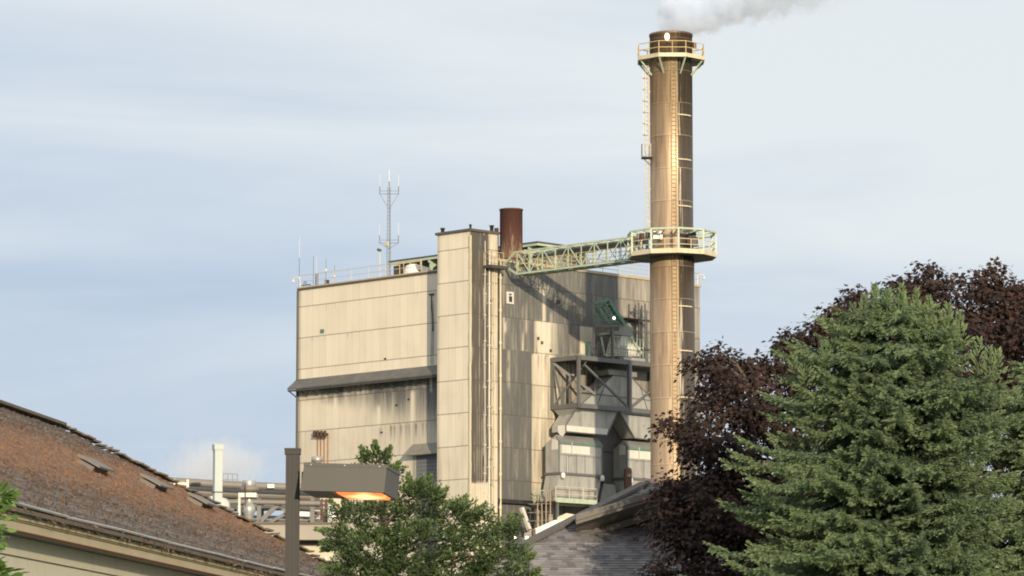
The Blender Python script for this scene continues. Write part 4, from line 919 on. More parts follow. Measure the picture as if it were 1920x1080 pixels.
rw = math_n(nt, 'DIVIDE', math_n(nt, 'ADD', wv_.outputs['Value'], hl.dot(nrm_)), .15); rwf = math_n(nt, 'FLOOR', rw)
cbq = nt.nodes.new('ShaderNodeCombineXYZ'); L.new(math_n(nt, 'FLOOR', math_n(nt, 'ADD', math_n(nt, 'DIVIDE', uv_.outputs['Value'], .33), math_n(nt, 'MULTIPLY', rwf, .41))), cbq.inputs[0]); L.new(rwf, cbq.inputs[1])
wnq = nt.nodes.new('ShaderNodeTexWhiteNoise'); L.new(cbq.outputs[0], wnq.inputs[0])
c = mix_n(nt, math_n(nt, 'ADD', math_n(nt, 'MULTIPLY', ramp_n(nt, n3, .35, .7), .5), math_n(nt, 'MULTIPLY', wnq.outputs[0], .5)), (.085, .066, .055), (.235, .19, .158))
c = mix_n(nt, math_n(nt, 'MULTIPLY', math_n(nt, 'LESS_THAN', math_n(nt, 'FRACT', rw), .22), .5), c, (.025, .02, .017))
mossc = mix_n(nt, ramp_n(nt, n1, .35, .68), (.13, .073, .045), (.29, .158, .088))
f_ = ramp_n(nt, math_n(nt, 'ADD', at_.outputs['Fac'], math_n(nt, 'MULTIPLY', math_n(nt, 'SUBTRACT', n1, .5), 1.3)), .35, .8)
c = mix_n(nt, math_n(nt, 'MULTIPLY', f_, .92), c, mossc)
c = mix_n(nt, math_n(nt, 'MULTIPLY', ramp_n(nt, n2, .6, .75), .35), c, (.13, .11, .05))
L.new(c, b_.inputs['Base Color']); b_.inputs['Roughness'].default_value = .95; bump_n(nt, b_, n1, .8, .06)
rf = m_.build('roof', mm, house)
att = rf.data.attributes.new('moss', 'FLOAT', 'POINT'); arr = np.zeros(len(rf.data.vertices), np.float32); arr[:len(mo)] = mo; att.data.foreach_set('value', arr)

# ------------------------------------------------------------------ fast leaf meshes
def leaf_mesh(name, mat, parent, P, D, Nn, S, tmpl, faces, var, var2=None):
    """one mesh made of many small leaves: template (k,3) in (along, across, normal) axes"""
    P = np.asarray(P, float); D = np.asarray(D, float); Nn = np.asarray(Nn, float); S = np.asarray(S, float)
    D /= np.linalg.norm(D, axis=1, keepdims=True) + 1e-9
    X = np.cross(D, Nn); X /= np.linalg.norm(X, axis=1, keepdims=True) + 1e-9; Z = np.cross(X, D)
    T = np.asarray(tmpl, float); n, k = len(P), len(T)
    V = P[:, None, :] + S[:, None, None] * (T[None, :, 0:1] * D[:, None, :] + T[None, :, 1:2] * X[:, None, :] + T[None, :, 2:3] * Z[:, None, :])
    V = V.reshape(-1, 3)
    if parent is not None: V = V - np.array(parent.location)[None]
    fl = [len(f) for f in faces]; flat = np.concatenate([np.array(f) for f in faces]); nl = len(flat)
    loops = (flat[None, :] + (np.arange(n) * k)[:, None]).reshape(-1)
    tot = np.tile(np.array(fl), n); start = np.concatenate([[0], np.cumsum(tot)[:-1]])
    me = bpy.data.meshes.new(name); me.vertices.add(n * k); me.vertices.foreach_set('co', V.reshape(-1).astype(np.float32))
    me.loops.add(nl * n); me.loops.foreach_set('vertex_index', loops.astype(np.int32))
    me.polygons.add(len(fl) * n); me.polygons.foreach_set('loop_start', start.astype(np.int32)); me.polygons.foreach_set('loop_total', tot.astype(np.int32))
    me.update(calc_edges=True); me.validate()
    a = me.attributes.new('var', 'FLOAT', 'POINT'); a.data.foreach_set('value', np.repeat(np.asarray(var, np.float32), k))
    me.materials.append(mat); o = bpy.data.objects.new(name, me); COL.objects.link(o)
    if parent is not None: o.parent = parent
    return o
def leafmat(name, cols, rough=.6, trans=.25, hue_noise=1.2):
    m, nt, b = newmat(name); L = nt.links
    a = N(nt, 'ShaderNodeAttribute'); a.attribute_name = 'var'
    cr = nt.nodes.new('ShaderNodeValToRGB'); el = cr.color_ramp.elements
    el[0].position = 0; el[0].color = (*cols[0], 1); el[1].position = 1; el[1].color = (*cols[-1], 1)
    for i, c in enumerate(cols[1:-1]): e = el.new((i + 1) / (len(cols) - 1)); e.color = (*c, 1)
    L.new(a.outputs['Fac'], cr.inputs[0]); n = noise_n(nt, coords(nt), hue_noise, 3)
    c = mix_n(nt, math_n(nt, 'MULTIPLY', ramp_n(nt, n, .4, .65), .35), cr.outputs[0], cols[0])
    L.new(c, b.inputs['Base Color']); b.inputs['Roughness'].default_value = rough
    tb = nt.nodes.new('ShaderNodeBsdfTranslucent'); L.new(c, tb.inputs[0]); mx = nt.nodes.new('ShaderNodeMixShader'); mx.inputs[0].default_value = trans
    L.new(b.outputs[0], mx.inputs[1]); L.new(tb.outputs[0], mx.inputs[2]); L.new(mx.outputs[0], nt.nodes['Material Output'].inputs[0])
    return m
def unit(n):
    v = RNG.normal(size=(n, 3)); return v / np.linalg.norm(v, axis=1, keepdims=True)
BLADE = [(0, 0, 0), (.5, .16, .03), (1, 0, 0), (.5, -.16, .03)]; BLF = [(0, 1, 2, 3)]
# moss tufts and debris on the roof
nm = 36000
uu = RNG.uniform(.42, 1, nm * 4); tt = RNG.uniform(.01, .995, nm * 4); keep = RNG.uniform(0, 1, nm * 4) < .05 + .9 * np.exp(-((tt - .52) / .25) ** 2); uu, tt = uu[keep][:nm], tt[keep][:nm]
Pm = np.array([tuple(hp_(slope_pt(u, t)[0], slope_pt(u, t)[1], slope_pt(u, t)[2] + .015)) for u, t in zip(uu, tt)])
Dm = unit(len(Pm)) * .55 + np.array([.15, 0, .7]); vm = np.clip(np.exp(-((tt - .52) / .27) ** 2) + RNG.normal(0, .22, len(Pm)), 0, 1)
leaf_mesh('moss', leafmat('dry_moss', [(.085, .066, .052), (.165, .096, .058), (.285, .16, .09)], .95, .1), house, Pm, Dm, unit(len(Pm)), RNG.uniform(.02, .058, len(Pm)), [(0, .2, 0), (.7, .32, .1), (1, 0, 0), (.7, -.32, .1), (0, -.2, 0)], [(0, 1, 2, 3, 4)], vm)
tag(bpy.data.objects['moss'], kind='stuff'); bpy.data.objects['moss'].parent = rf
bpy.data.objects['moss'].matrix_parent_inverse = Matrix.Identity(4)
# ridge cap and lifted shingles on the hip
m_ = MB(); m_.bar(hp_(Y0h, WR, ZE + HR + .07), hp_(YRd - .1, WR, ZE + HR + .07), .28, .05)
hip0, hip1 = hp_(YRd, WR, ZE + HR + .05), hp_(Y1h, 0, ZE + .05)
for k in range(56):
    a = hip0.lerp(hip1, k / 56); b = hip0.lerp(hip1, (k + 1.25) / 56); a.z += random.uniform(.0, .05); b.z += random.uniform(.02, .09); m_.bar(a, b, random.uniform(.2, .32), .03)
sub(m_, 'ridge_cap', plain('old_ridge_cap', (.12, .10, .075), .95, 0, (.24, .16, .09), .6, 3, False, bump=.5), rf)
# roof vents
def invert_slope(px, py):
    best = None
    for Y in np.linspace(40, 68, 113):
        for t in np.linspace(.3, .99, 70):
            w = WR * t; z = ZE + HR * t; x_, y_ = proj(hp_(Y, w, z)); e2 = (x_ - px) ** 2 + (y_ - py) ** 2
            if best is None or e2 < best[0]: best = (e2, Y, w, z)
    return best[1:]
vm_ = plain('roof_vent_grey', (.21, .19, .17), .7, .1, (.09, .08, .07), .5, 4)
for px, py, lab in ((172, 884, 'highest'), (289, 920, 'middle'), (373, 952, 'lowest')):
    Y, w, z = invert_slope(px, py)
    base = hp_(Y, w, z + .02); up = (hp_(Y, w + 1, z + HR / WR) - hp_(Y, w, z)).normalized(); nn = eu.cross(up)
    if nn.z < 0: nn = -nn
    q = MB(); L_, W_ = .45, .22
    pr = [base - up * W_ * .5, base + up * W_ * .9, base + up * W_ * .7 + nn * .10, base - up * W_ * .55 + nn * .10]
    q.prism([p - eu * L_ for p in pr], eu * 2 * L_); vo = q.build('roof_vent', vm_, house)
    q = MB(); q.prism([p - eu * (L_ + .08) + nn * .05 for p in (base - up * W_ * .95 + nn * .07, base + up * W_ * .9 + nn * .07, base + up * W_ * .85 + nn * .105, base - up * W_ * .95 + nn * .10)], eu * (2 * L_ + .16)); sub(q, 'vent_hood', vm_, vo)
# eave: gutter, fascia boards, soffit, walls
fm, nt, b_ = newmat('cream_fascia_with_algae'); L = nt.links
g = nt.nodes.new('ShaderNodeSeparateXYZ'); L.new(coords(nt), g.inputs[0])
cs = nt.nodes.new('ShaderNodeCombineXYZ'); L.new(math_n(nt, 'MULTIPLY', g.outputs[1], 5), cs.inputs[0]); L.new(math_n(nt, 'MULTIPLY', g.outputs[2], 1.2), cs.inputs[1])
n1 = noise_n(nt, cs.outputs[0], 1, 5, .65); n2 = noise_n(nt, coords(nt, (.6, .6, .6)), 1, 3)
hgt = ramp_n(nt, g.outputs[2], ZE - .125, ZE - .02)
f_ = ramp_n(nt, math_n(nt, 'ADD', math_n(nt, 'MULTIPLY', hgt, .34), n1), .64, .78)
f_ = math_n(nt, 'MULTIPLY', f_, ramp_n(nt, g.outputs[2], ZE - .12, ZE - .07), True)
c = mix_n(nt, ramp_n(nt, n2, .35, .7), (.52, .46, .30), (.46, .38, .235)); c = mix_n(nt, math_n(nt, 'MULTIPLY', ramp_n(nt, n1, .5, .8), .25), c, (.3, .24, .16))
c = mix_n(nt, math_n(nt, 'MULTIPLY', f_, .8), c, (.115, .12, .055)); L.new(c, b_.inputs['Base Color']); b_.inputs['Roughness'].default_value = .7
def along(mb, w0, z0, w1, z1, ya=Y0h, yb=Y1h): mb.prism([hp_(ya, w0, z0), hp_(ya, w1, z0), hp_(ya, w1, z1), hp_(ya, w0, z1)], hp_(yb, w0, z0) - hp_(ya, w0, z0))
m_ = MB(); along(m_, .03, ZE - .115, .10, ZE - .03); m_.build('fascia', fm, house)
m_ = MB(); along(m_, .06, ZE - .235, .13, ZE - .141); m_.build('fascia', plain('cream_board', (.50, .43, .285), .7, 0, (.36, .27, .17), .5, 1.2), house)
m_ = MB(); along(m_, .045, ZE - .138, .12, ZE - .118); m_.build('fascia_moulding', plain('old_moulding', (.30, .25, .13), .7, 0, None, .4, 3), house)
m_ = MB(); along(m_, .055, ZE - .247, .14, ZE - .237); m_.build('drip_edge', plain('red_brown_edge', (.20, .045, .02), .7, 0, None, .4, 3), house)
m_ = MB()
k = 0; y = 28.0
while y < Y1h:
    yb = min(y + random.uniform(2.2, 3.6), Y1h); o1, o2 = random.uniform(-.012, .012), random.uniform(-.012, .012)
    a, b = hp_(y, -.05, ZE + .035 + o1), hp_(yb, -.05, ZE + .035 + o2); m_.tube(a, b, .020, 8); y = yb
gt = m_.build('gutter_edge', M['galv'], house)
m_ = MB(); along(m_, -.045, ZE - .05, .03, ZE + .0); sub(m_, 'gutter_trough', plain('dirty_gutter', (.15, .12, .095), .8, 0, (.07, .06, .04), .7, 6, bump=.5), gt)
nd = 2600; yd = RNG.uniform(38, Y1h, nd); Pd = np.array([tuple(hp_(y, RNG.uniform(-.05, .05), ZE + RNG.uniform(-.07, .03))) for y in yd])
dbo = leaf_mesh('gutter_debris', leafmat('leaf_debris', [(.05, .04, .03), (.13, .09, .06), (.22, .16, .10)], .9, .1), house, Pd, unit(nd) + np.array([.2, 0, -.4]), unit(nd), RNG.uniform(.03, .09, nd), BLADE, BLF, RNG.uniform(0, 1, nd)); tag(dbo, kind='stuff')
m_ = MB(); along(m_, .135, ZE - .245, .42, ZE - .22); m_.build('soffit', plain('grey_soffit', (.20, .20, .18), .8, 0, None, .3, 1), house)
sdm, nt, b_ = newmat('painted_lap_siding'); g = nt.nodes.new('ShaderNodeSeparateXYZ'); nt.links.new(coords(nt), g.inputs[0])
n1 = noise_n(nt, coords(nt, (1, 1, .2)), 2.5, 5, .6); c = mix_n(nt, math_n(nt, 'MULTIPLY', ramp_n(nt, n1, .5, .75), .35), (.56, .53, .39), (.33, .32, .24)); nt.links.new(c, b_.inputs['Base Color']); b_.inputs['Roughness'].default_value = .6
m_ = MB(); z = ZE - .246; 
m_.prism([hp_(Y0h, .36, 0), hp_(Y0h, 2 * WR - .36, 0), hp_(Y1h - .4, 2 * WR - .36, 0), hp_(Y1h - .4, .36, 0)], (0, 0, ZE - .25))
while z > .3:
    m_.prism([hp_(Y0h, .358, z), hp_(Y0h, .345, z - .005), hp_(Y0h, .315, z - .235), hp_(Y0h, .358, z - .235)], hp_(Y1h - .35, .36, 0) - hp_(Y0h, .36, 0)); z -= .24
m_.build('wall', sdm, house)

# ------------------------------------------------------------------ shingled house in the middle
YG = 64.0; gx0 = at(1088, 970, YG); apex = at(1420, 877, YG)
hs = thing('shingle_roof_house', 'house with a grey-brown dappled shingle roof and pale gable, in front of the plant', 'house', (at(1200, 1000, YG).x, YG, 0))
ZG = gx0.z
smat, nt, b_ = newmat('dappled_shingles'); L = nt.links
g = nt.nodes.new('ShaderNodeSeparateXYZ'); L.new(coords(nt), g.inputs[0])
# running co-ordinates up the slope
rowf = math_n(nt, 'DIVIDE', g.outputs[1], .105); row = math_n(nt, 'FLOOR', rowf)
wr_ = nt.nodes.new('ShaderNodeTexWhiteNoise'); wr_.noise_dimensions = '1D'; L.new(row, wr_.inputs['W'])
xx = math_n(nt, 'ADD', math_n(nt, 'DIVIDE', g.outputs[0], .14), math_n(nt, 'MULTIPLY', wr_.outputs[0], 7))
cbn = nt.nodes.new('ShaderNodeCombineXYZ'); L.new(math_n(nt, 'FLOOR', xx), cbn.inputs[0]); L.new(row, cbn.inputs[1])
wn = nt.nodes.new('ShaderNodeTexWhiteNoise'); L.new(cbn.outputs[0], wn.inputs[0])
cr = nt.nodes.new('ShaderNodeValToRGB'); cr.color_ramp.interpolation = 'LINEAR'; el = cr.color_ramp.elements
el[0].color = (.105, .098, .105, 1); el[1].color = (.27, .258, .258, 1); e3 = el.new(.4); e3.color = (.178, .162, .164, 1); e4 = el.new(.72); e4.color = (.205, .20, .208, 1)
L.new(wn.outputs[0], cr.inputs[0]); n1 = noise_n(nt, coords(nt), 30, 3); c = mix_n(nt, .15, cr.outputs[0], mix_n(nt, n1, (.06, .05, .05), (.28, .25, .23)))
edge = math_n(nt, 'LESS_THAN', math_n(nt, 'FRACT', rowf), .12); c = mix_n(nt, math_n(nt, 'MULTIPLY', edge, .45), c, (.04, .035, .035)); L.new(c, b_.inputs['Base Color']); b_.inputs['Roughness'].default_value = .9
pit = math.tan(R(24)); yEv = 55.0
def rz_(Y): return ZG + (Y - YG) * pit
HX1 = 5.6
# front slope, stepped in real courses
hipx = lambda Y: gx0.x - (YG - Y) * .78
m_ = MB(); ncr = 100
for k in range(ncr):
    ya = yEv + (YG + 1.6 - yEv) * k / ncr; yb = yEv + (YG + 1.6 - yEv) * (k + 1) / ncr
    za, zb2_ = rz_(ya), rz_(yb); m_.add([(hipx(ya), ya, za + .015), (HX1, ya, za + .015), (HX1, yb, zb2_), (hipx(yb), yb, zb2_), (hipx(ya), ya, za - .002), (HX1, ya, za - .002)], [(0, 1, 2, 3), (4, 5, 1, 0)])
# hip side slope to the left/back
m_.add([(hipx(yEv), yEv, rz_(yEv)), (hipx(YG + 1.6), YG + 1.6, rz_(YG + 1.6)), (hipx(YG + 1.6), 72, rz_(YG + 1.6)), (hipx(yEv), 80, rz_(yEv))], [(0, 1, 2, 3)])
rfm = m_.build('roof', smat, hs)
m_ = MB(); m_.bar((hipx(yEv), yEv, rz_(yEv) + .03), (hipx(YG + 1.5), YG + 1.5, rz_(YG + 1.5) + .03), .22, .05); sub(m_, 'hip_cap', plain('hip_cap', (.13, .115, .105), .9, 0, None, .4, 8, False), rfm)
m_ = MB(); m_.box((hipx(yEv) + .5, yEv + .5, 0), (HX1 - .4, 79, rz_(yEv) - .05)); m_.build('wall', M['wallbeige'], hs)
# cross gable
tip = at(1080, 978, YG - 1.1); ap = at(1335, 899, YG - 1.1); rx = 2 * ap.x - tip.x
gm = plain('gable_trim', (.135, .128, .112), .7, 0, (.22, .19, .15), .4, 1.5)
m_ = MB()
th = .10
for sgn in (0, 1):
    a, b = (tip, ap) if sgn == 0 else (Vector((rx, tip.y, tip.z)), ap)
    m_.add([a, b, b + Vector((0, 8, 0)), a + Vector((0, 8, 0)), a + Vector((0, 0, th)), b + Vector((0, 0, th)), b + Vector((0, 8, th)), a + Vector((0, 8, th))], [(0,1,2,3),(7,6,5,4),(4,5,1,0),(3,7,4,0)] if sgn == 0 else [(3,2,1,0),(4,5,6,7),(0,1,5,4)])
gr = m_.build('gable_roof', smat, hs)
d_ = (ap - tip).normalized()
m_ = MB(); 
for a, b in ((tip, ap), (Vector((rx, tip.y, tip.z)), ap)):
    m_.prism([a + Vector((0, -.03, -.05)), b + Vector((0, -.03, -.05)), b + Vector((0, -.03, .10)), a + Vector((0, -.03, .10))], (0, -.05, 0)); m_.prism([a + Vector((0, -.085, .01)), b + Vector((0, -.085, .01)), b + Vector((0, -.085, .11)), a + Vector((0, -.085, .11))], (0, -.03, 0))
sub(m_, 'rake_board', gm, gr)
m_ = MB(); lo = Vector((0, 0, -.20)); 
m_.prism([tip + lo + d_ * .55 + Vector((0, .52, 0)), ap + lo + Vector((0, .52, 0)), ap + lo + Vector((0, .52, -.12)), tip + lo + d_ * .55 + Vector((0, .52, -.12))], (0, .1, 0)); sub(m_, 'frieze_board', gm, gr)
m_ = MB(); m_.add([tip + Vector((0, 0, -.02)) , ap + Vector((0, 0, -.02)), ap + Vector((0, .65, -.21)), tip + Vector((0, .65, -.21))], [(3, 2, 1, 0)]); sub(m_, 'soffit', plain('soffit_paint', (.20, .188, .16), .7, 0, None, .3, 1.5), gr)
m_ = MB(); gy = YG - .4; m_.prism([(tip.x + .6, gy, ZG - .6), (rx - .6, gy, ZG - .6), (rx - .6, gy, tip.z - .2), (ap.x, gy, ap.z - .28), (tip.x + .6, gy, tip.z - .2)], (0, 8, 0))
z = rz_(YG - .4) + .02
gw = m_.build('gable_wall', plain('backing_siding', (.30, .28, .23), .8, 0, None, .3, 2), hs)  # plain backing wall, darker than the lap boards
m_ = MB(); k = 0
while z < ap.z - .42:
    f0 = (z + .30 - tip.z) / (ap.z - tip.z); xa = tip.x + (ap.x - tip.x) * max(0, f0) + .75
    if xa < ap.x - .3: m_.prism([(xa, gy - .003, z + .19), (xa, gy - .02, z + .19), (xa, gy - .06, z), (xa, gy - .003, z)], (2 * (ap.x - xa), 0, 0))
    z += .20; k += 1
sub(m_, 'lap_board', plain('cream_lap_board', (.60, .54, .42), .6, 0, (.45, .38, .28), .4, 2), gw)

# ------------------------------------------------------------------ street lamp
YLp = 32.0; kp = YLp / F
pc = at(548.5, 900, YLp); ztp = at(548, 845, YLp).z
lamp = thing('street_lamp', 'dark bronze square lamp post with a boxy shoebox light glowing orange', 'street lamp', (pc.x, YLp, 0))
bronze = plain('dark_bronze_paint', (.015, .0135, .012), .55, .1, (.042, .031, .025), .6, 7, True, .3)
w = 12.3 * kp
m_ = MB(); m_.box((pc.x - w, YLp - w, 0), (pc.x + w, YLp + w, ztp)); pl = m_.build('post', bronze, lamp)
m_ = MB()
for s in (-.35, .25): m_.box((pc.x + s * w - .006, YLp - w - .006, 0), (pc.x + s * w + .006, YLp - w + .002, ztp - .05))
m_.bar((pc.x + w + .002, YLp - w * .4, 0), (pc.x + w + .002, YLp - w * .4, ztp - .05), .008, .012); sub(m_, 'seam_strip', M['black'], pl)
m_ = MB(); m_.box((pc.x - w - .012, YLp - w - .012, ztp), (pc.x + w + .012, YLp + w + .012, ztp + .018)); m_.box((pc.x - w - .010, YLp - w - .010, ztp - .035), (pc.x + w + .010, YLp + w + .010, ztp - .001)); m_.build('cap', bronze, lamp)
head_p = plain('taupe_metal_paint', (.092, .086, .074), .5, .0, (.07, .064, .055), .35, 3)
az = R(-8); Lh, Dh, Hh = 152 * kp / math.cos(az), .66, 50 * kp
h0 = at(569.5, 894, YLp - .31)
HF = Matrix.Translation(h0) @ Matrix.Rotation(az, 4, 'Z') @ Matrix.Rotation(R(2.0), 4, 'Y') @ Matrix.Rotation(R(-1.6), 4, 'X')
zb3, zt6 = -Hh * .52, Hh * .5
m_ = MB(HF); fl_ = .02
o_b = [(-fl_, -fl_, zb3), (Lh, -fl_, zb3), (Lh, Dh, zb3), (-fl_, Dh, zb3)]
o_t = [(0, 0, zt6), (Lh + .01, 0, zt6), (Lh + .01, Dh, zt6), (0, Dh, zt6)]
i_x0, i_x1, i_y0, i_y1 = Lh * .34, Lh - .03, .03, Dh - .05
i_b = [(i_x0, i_y0, zb3), (i_x1, i_y0, zb3), (i_x1, i_y1, zb3), (i_x0, i_y1, zb3)]; i_t = [(x, y, zb3 + .03) for x, y, z in i_b]
m_.add(o_b + o_t, [(4,5,6,7),(0,1,5,4),(1,2,6,5),(2,3,7,6),(3,0,4,7)])
m_.add(o_b + i_b, [(0,4,5,1),(1,5,6,2),(2,6,7,3),(3,7,4,0)]); m_.add(i_b + i_t, [(0,4,5,1),(1,5,6,2),(2,6,7,3),(3,7,4,0)])
hd = m_.build('lamp_head', head_p, lamp)
m_ = MB(HF); m_.box((-.005, -.005, zt6 - .022), (Lh + .016, Dh + .005, zt6 + .006)); sub(m_, 'lid', head_p, hd)
for x_ in (.06, Lh * .5, Lh - .05): m_ = MB(HF); m_.tube((x_, -.005, zt6 - .010), (x_, -.012, zt6 - .010), .007, 8); sub(m_, 'screw', M['galv'], hd)
em3, nt, b_ = newmat('sodium_lens'); b_.inputs['Base Color'].default_value = (.8, .4, .2, 1); b_.inputs['Emission Strength'].default_value = 1.0
g = nt.nodes.new('ShaderNodeSeparateXYZ'); nt.links.new(nt.nodes.new('ShaderNodeTexCoord').outputs['Generated'], g.inputs[0])
gx = math_n(nt, 'ABSOLUTE', math_n(nt, 'SUBTRACT', g.outputs[0], .55)); gy_ = math_n(nt, 'ABSOLUTE', math_n(nt, 'SUBTRACT', g.outputs[1], .5))
dd_ = math_n(nt, 'ADD', math_n(nt, 'MULTIPLY', gx, 1.6), math_n(nt, 'MULTIPLY', gy_, 1.0))
nt.links.new(mix_n(nt, ramp_n(nt, dd_, .12, .7), (1.9, 1.05, .42), (.85, .20, .05)), b_.inputs['Emission Color'])
m_ = MB(HF); m_.add([(i_x0, i_y0, zb3 + .028), (i_x1, i_y0, zb3 + .028), (i_x1, i_y1, zb3 + .028), (i_x0, i_y1, zb3 + .028), (i_x0 + .05, i_y0 + .04, zb3 - .012), (i_x1 - .03, i_y0 + .04, zb3 - .012), (i_x1 - .03, i_y1 - .04, zb3 - .012), (i_x0 + .05, i_y1 - .04, zb3 - .012)], [(0,4,5,1),(1,5,6,2),(2,6,7,3),(3,7,4,0),(7,6,5,4)])
sub(m_, 'lens', em3, hd)
m_ = MB(HF); m_.prism([(.004, .26, zb3 + .065), (.004, .36, zb3 + .065), (.004, .36, zt6 - .045), (.004, .26, zt6 - .045)], (-.075, 0, 0)); m_.build('bracket', bronze, lamp)

# ------------------------------------------------------------------ trees
bark = plain('bark', (.10, .075, .055), .9, 0, (.05, .04, .03), .6, 6, True, bump=.6)
def limb(mb, a, b, r0, r1, seg=5, wob=.06):
    a, b = Vector(a), Vector(b); L = (b - a).length; prev = a; pr = r0
    for k in range(1, seg + 1):
        t = k / seg; p = a.lerp(b, t) + Vector((random.gauss(0, wob), random.gauss(0, wob), random.gauss(0, wob) + .08 * L * math.sin(math.pi * t))) * (1 if k < seg else 0)
        r = r0 + (r1 - r0) * t; mb.tube(prev, p, pr, 7, r, False); prev, pr = p, r

# purple maple: an uneven crown of many leaf sprays
YM = 60.0; km = YM / F
mp = thing('maple_tree', 'large dark purple-leaved maple with a broad uneven crown behind the spruce', 'tree', (at(1745, 900, YM).x, YM, 0))
blobs = [(1700, 532, 22, 18, 0), (1738, 506, 20, 14, 0), (1862, 506, 22, 16, 0), (1795, 520, 24, 16, 0), (1912, 540, 28, 20, 0), (1604, 550, 16, 13, 0), (1572, 578, 20, 14, 0), (1538, 604, 15, 16, 0), (1482, 634, 20, 15, 0), (1672, 530, 12, 10, 0), (1445, 690, 22, 22, 0), (1395, 680, 18, 14, 0), (1840, 650, 175, 130, 0), (1720, 572, 62, 55, 0), (1745, 545, 45, 38, 0), (1765, 690, 130, 120, -.8), (1885, 570, 80, 58, 0), (1860, 525, 26, 22, 0), (1910, 590, 70, 60, 0), (1625, 640, 80, 80, .3), (1612, 560, 28, 26, 0), (1570, 600, 40, 36, 0), (1532, 640, 45, 45, 0),
         (1490, 705, 70, 62, -.4), (1472, 650, 26, 24, 0), (1420, 742, 90, 72, -.6), (1350, 690, 36, 42, 0), (1352, 662, 18, 17, 0), (1420, 684, 26, 22, 0), (1308, 670, 20, 12, 0), (1330, 730, 40, 50, 0), (1390, 700, 40, 32, 0), (1362, 830, 92, 82, -.8), (1300, 815, 42, 42, 0), (1252, 788, 16, 22, 0), (1285, 800, 16, 10, 0), (1440, 860, 110, 110, -.5),
         (1272, 905, 48, 38, -.6), (1330, 925, 85, 62, -1), (1258, 960, 42, 52, -.8), (1300, 1010, 70, 60, -1), (1240, 1072, 34, 30, -1), (1400, 1000, 90, 70, -.6), (1375, 1090, 90, 70, -.8), (1560, 760, 110, 130, 0), (1500, 960, 120, 120, .2), (1700, 820, 150, 150, .3), (1900, 800, 120, 140, .3), (1960, 680, 110, 140, 0), (2040, 800, 130, 160, 0), (1980, 960, 130, 140, .4), (1600, 1080, 150, 130, .2), (1800, 1000, 150, 130, .6)]
Pl, Dl, Nl, Sl, Vl = [], [], [], [], []
tr = MB(); base = Vector((at(1745, 900, YM).x, YM, 0)); fork = at(1735, 1240, YM); 
limb(tr, base, fork, .36, .27, 4, .03)
for bi, (px, py, rx_, ry_, dy) in enumerate(blobs):
    c = at(px, py, YM + dy * 1.4); a_, bz_ = rx_ * km, ry_ * km; by_ = (a_ + bz_) * .55 + (.15 if rx_ > 40 else 0)
    if rx_ > 30: limb(tr, fork.lerp(c, .08), c, .10 if rx_ > 60 else .06, .02, 6, .12)
    else:
        lim2 = min((b for b in blobs if b[2] > 40), key=lambda b: (b[0] - px) ** 2 + (b[1] - py) ** 2); limb(tr, at(lim2[0], lim2[1], YM + lim2[4] * 1.4), c, .04, .012, 4, .04)
    hidden = px > 1500 and py > 730
    area = a_ * bz_; n = int((140 if not hidden else 60) * area) + 4
    u = unit(n); rr = RNG.uniform(.45, 1.08, n) if rx_ > 30 else RNG.uniform(.15, 1.0, n)
    cp = np.array(c)[None] + u * rr[:, None] * np.array([a_, by_, bz_])[None]
    for k in range(n):
        out = u[k] * np.array([1, 1, .55]) + np.array([0, 0, .22]); out /= np.linalg.norm(out)
        nl = int(RNG.integers(22, 36)); sp = RNG.uniform(.11, .20)
        off = np.clip(RNG.normal(size=(nl, 3)), -1.5, 1.5) * np.array([sp, sp, sp * .52]); off[:, 2] -= .35 * (off[:, 0] ** 2 + off[:, 1] ** 2) / sp
        Pl.append(cp[k] + off); dd_ = off * 1.2 + out * .12 + np.array([0, 0, -.22]) + RNG.normal(0, .10, (nl, 3)); Dl.append(dd_)
        Nl.append(np.array([0, 0, 1.0]) + out * .7 + RNG.normal(0, .30, (nl, 3))); Sl.append(RNG.uniform(.05, .10, nl)); Vl.append(np.clip(RNG.uniform(0, .38) + .22 * max(0, u[k][2]) + .12 * mnoise.noise(Vector(cp[k]) * .8) + RNG.normal(0, .10, nl), 0, 1))
tr.build('trunk', bark, mp)
MAPLE = [(0, 0, 0), (.10, .40, .04), (.34, .28, .0), (.52, .52, .10), (.58, .20, 0), (1, 0, .08), (.58, -.20, 0), (.52, -.52, .10), (.34, -.28, 0), (.10, -.40, .04)]
leaf_mesh('crown', leafmat('purple_maple_leaves', [(.024, .014, .012), (.052, .027, .020), (.095, .050, .033), (.155, .090, .055)], .8, .22, .8), mp, np.concatenate(Pl), np.concatenate(Dl), np.concatenate(Nl), np.concatenate(Sl), MAPLE, [(0, 1, 2, 9), (2, 3, 4), (9, 2, 4, 6, 8), (4, 5, 6), (8, 6, 7)][:1] + [(0, 1, 2), (2, 3, 4), (0, 2, 4, 5, 6, 8), (6, 7, 8), (8, 9, 0)][1:], np.concatenate(Vl))

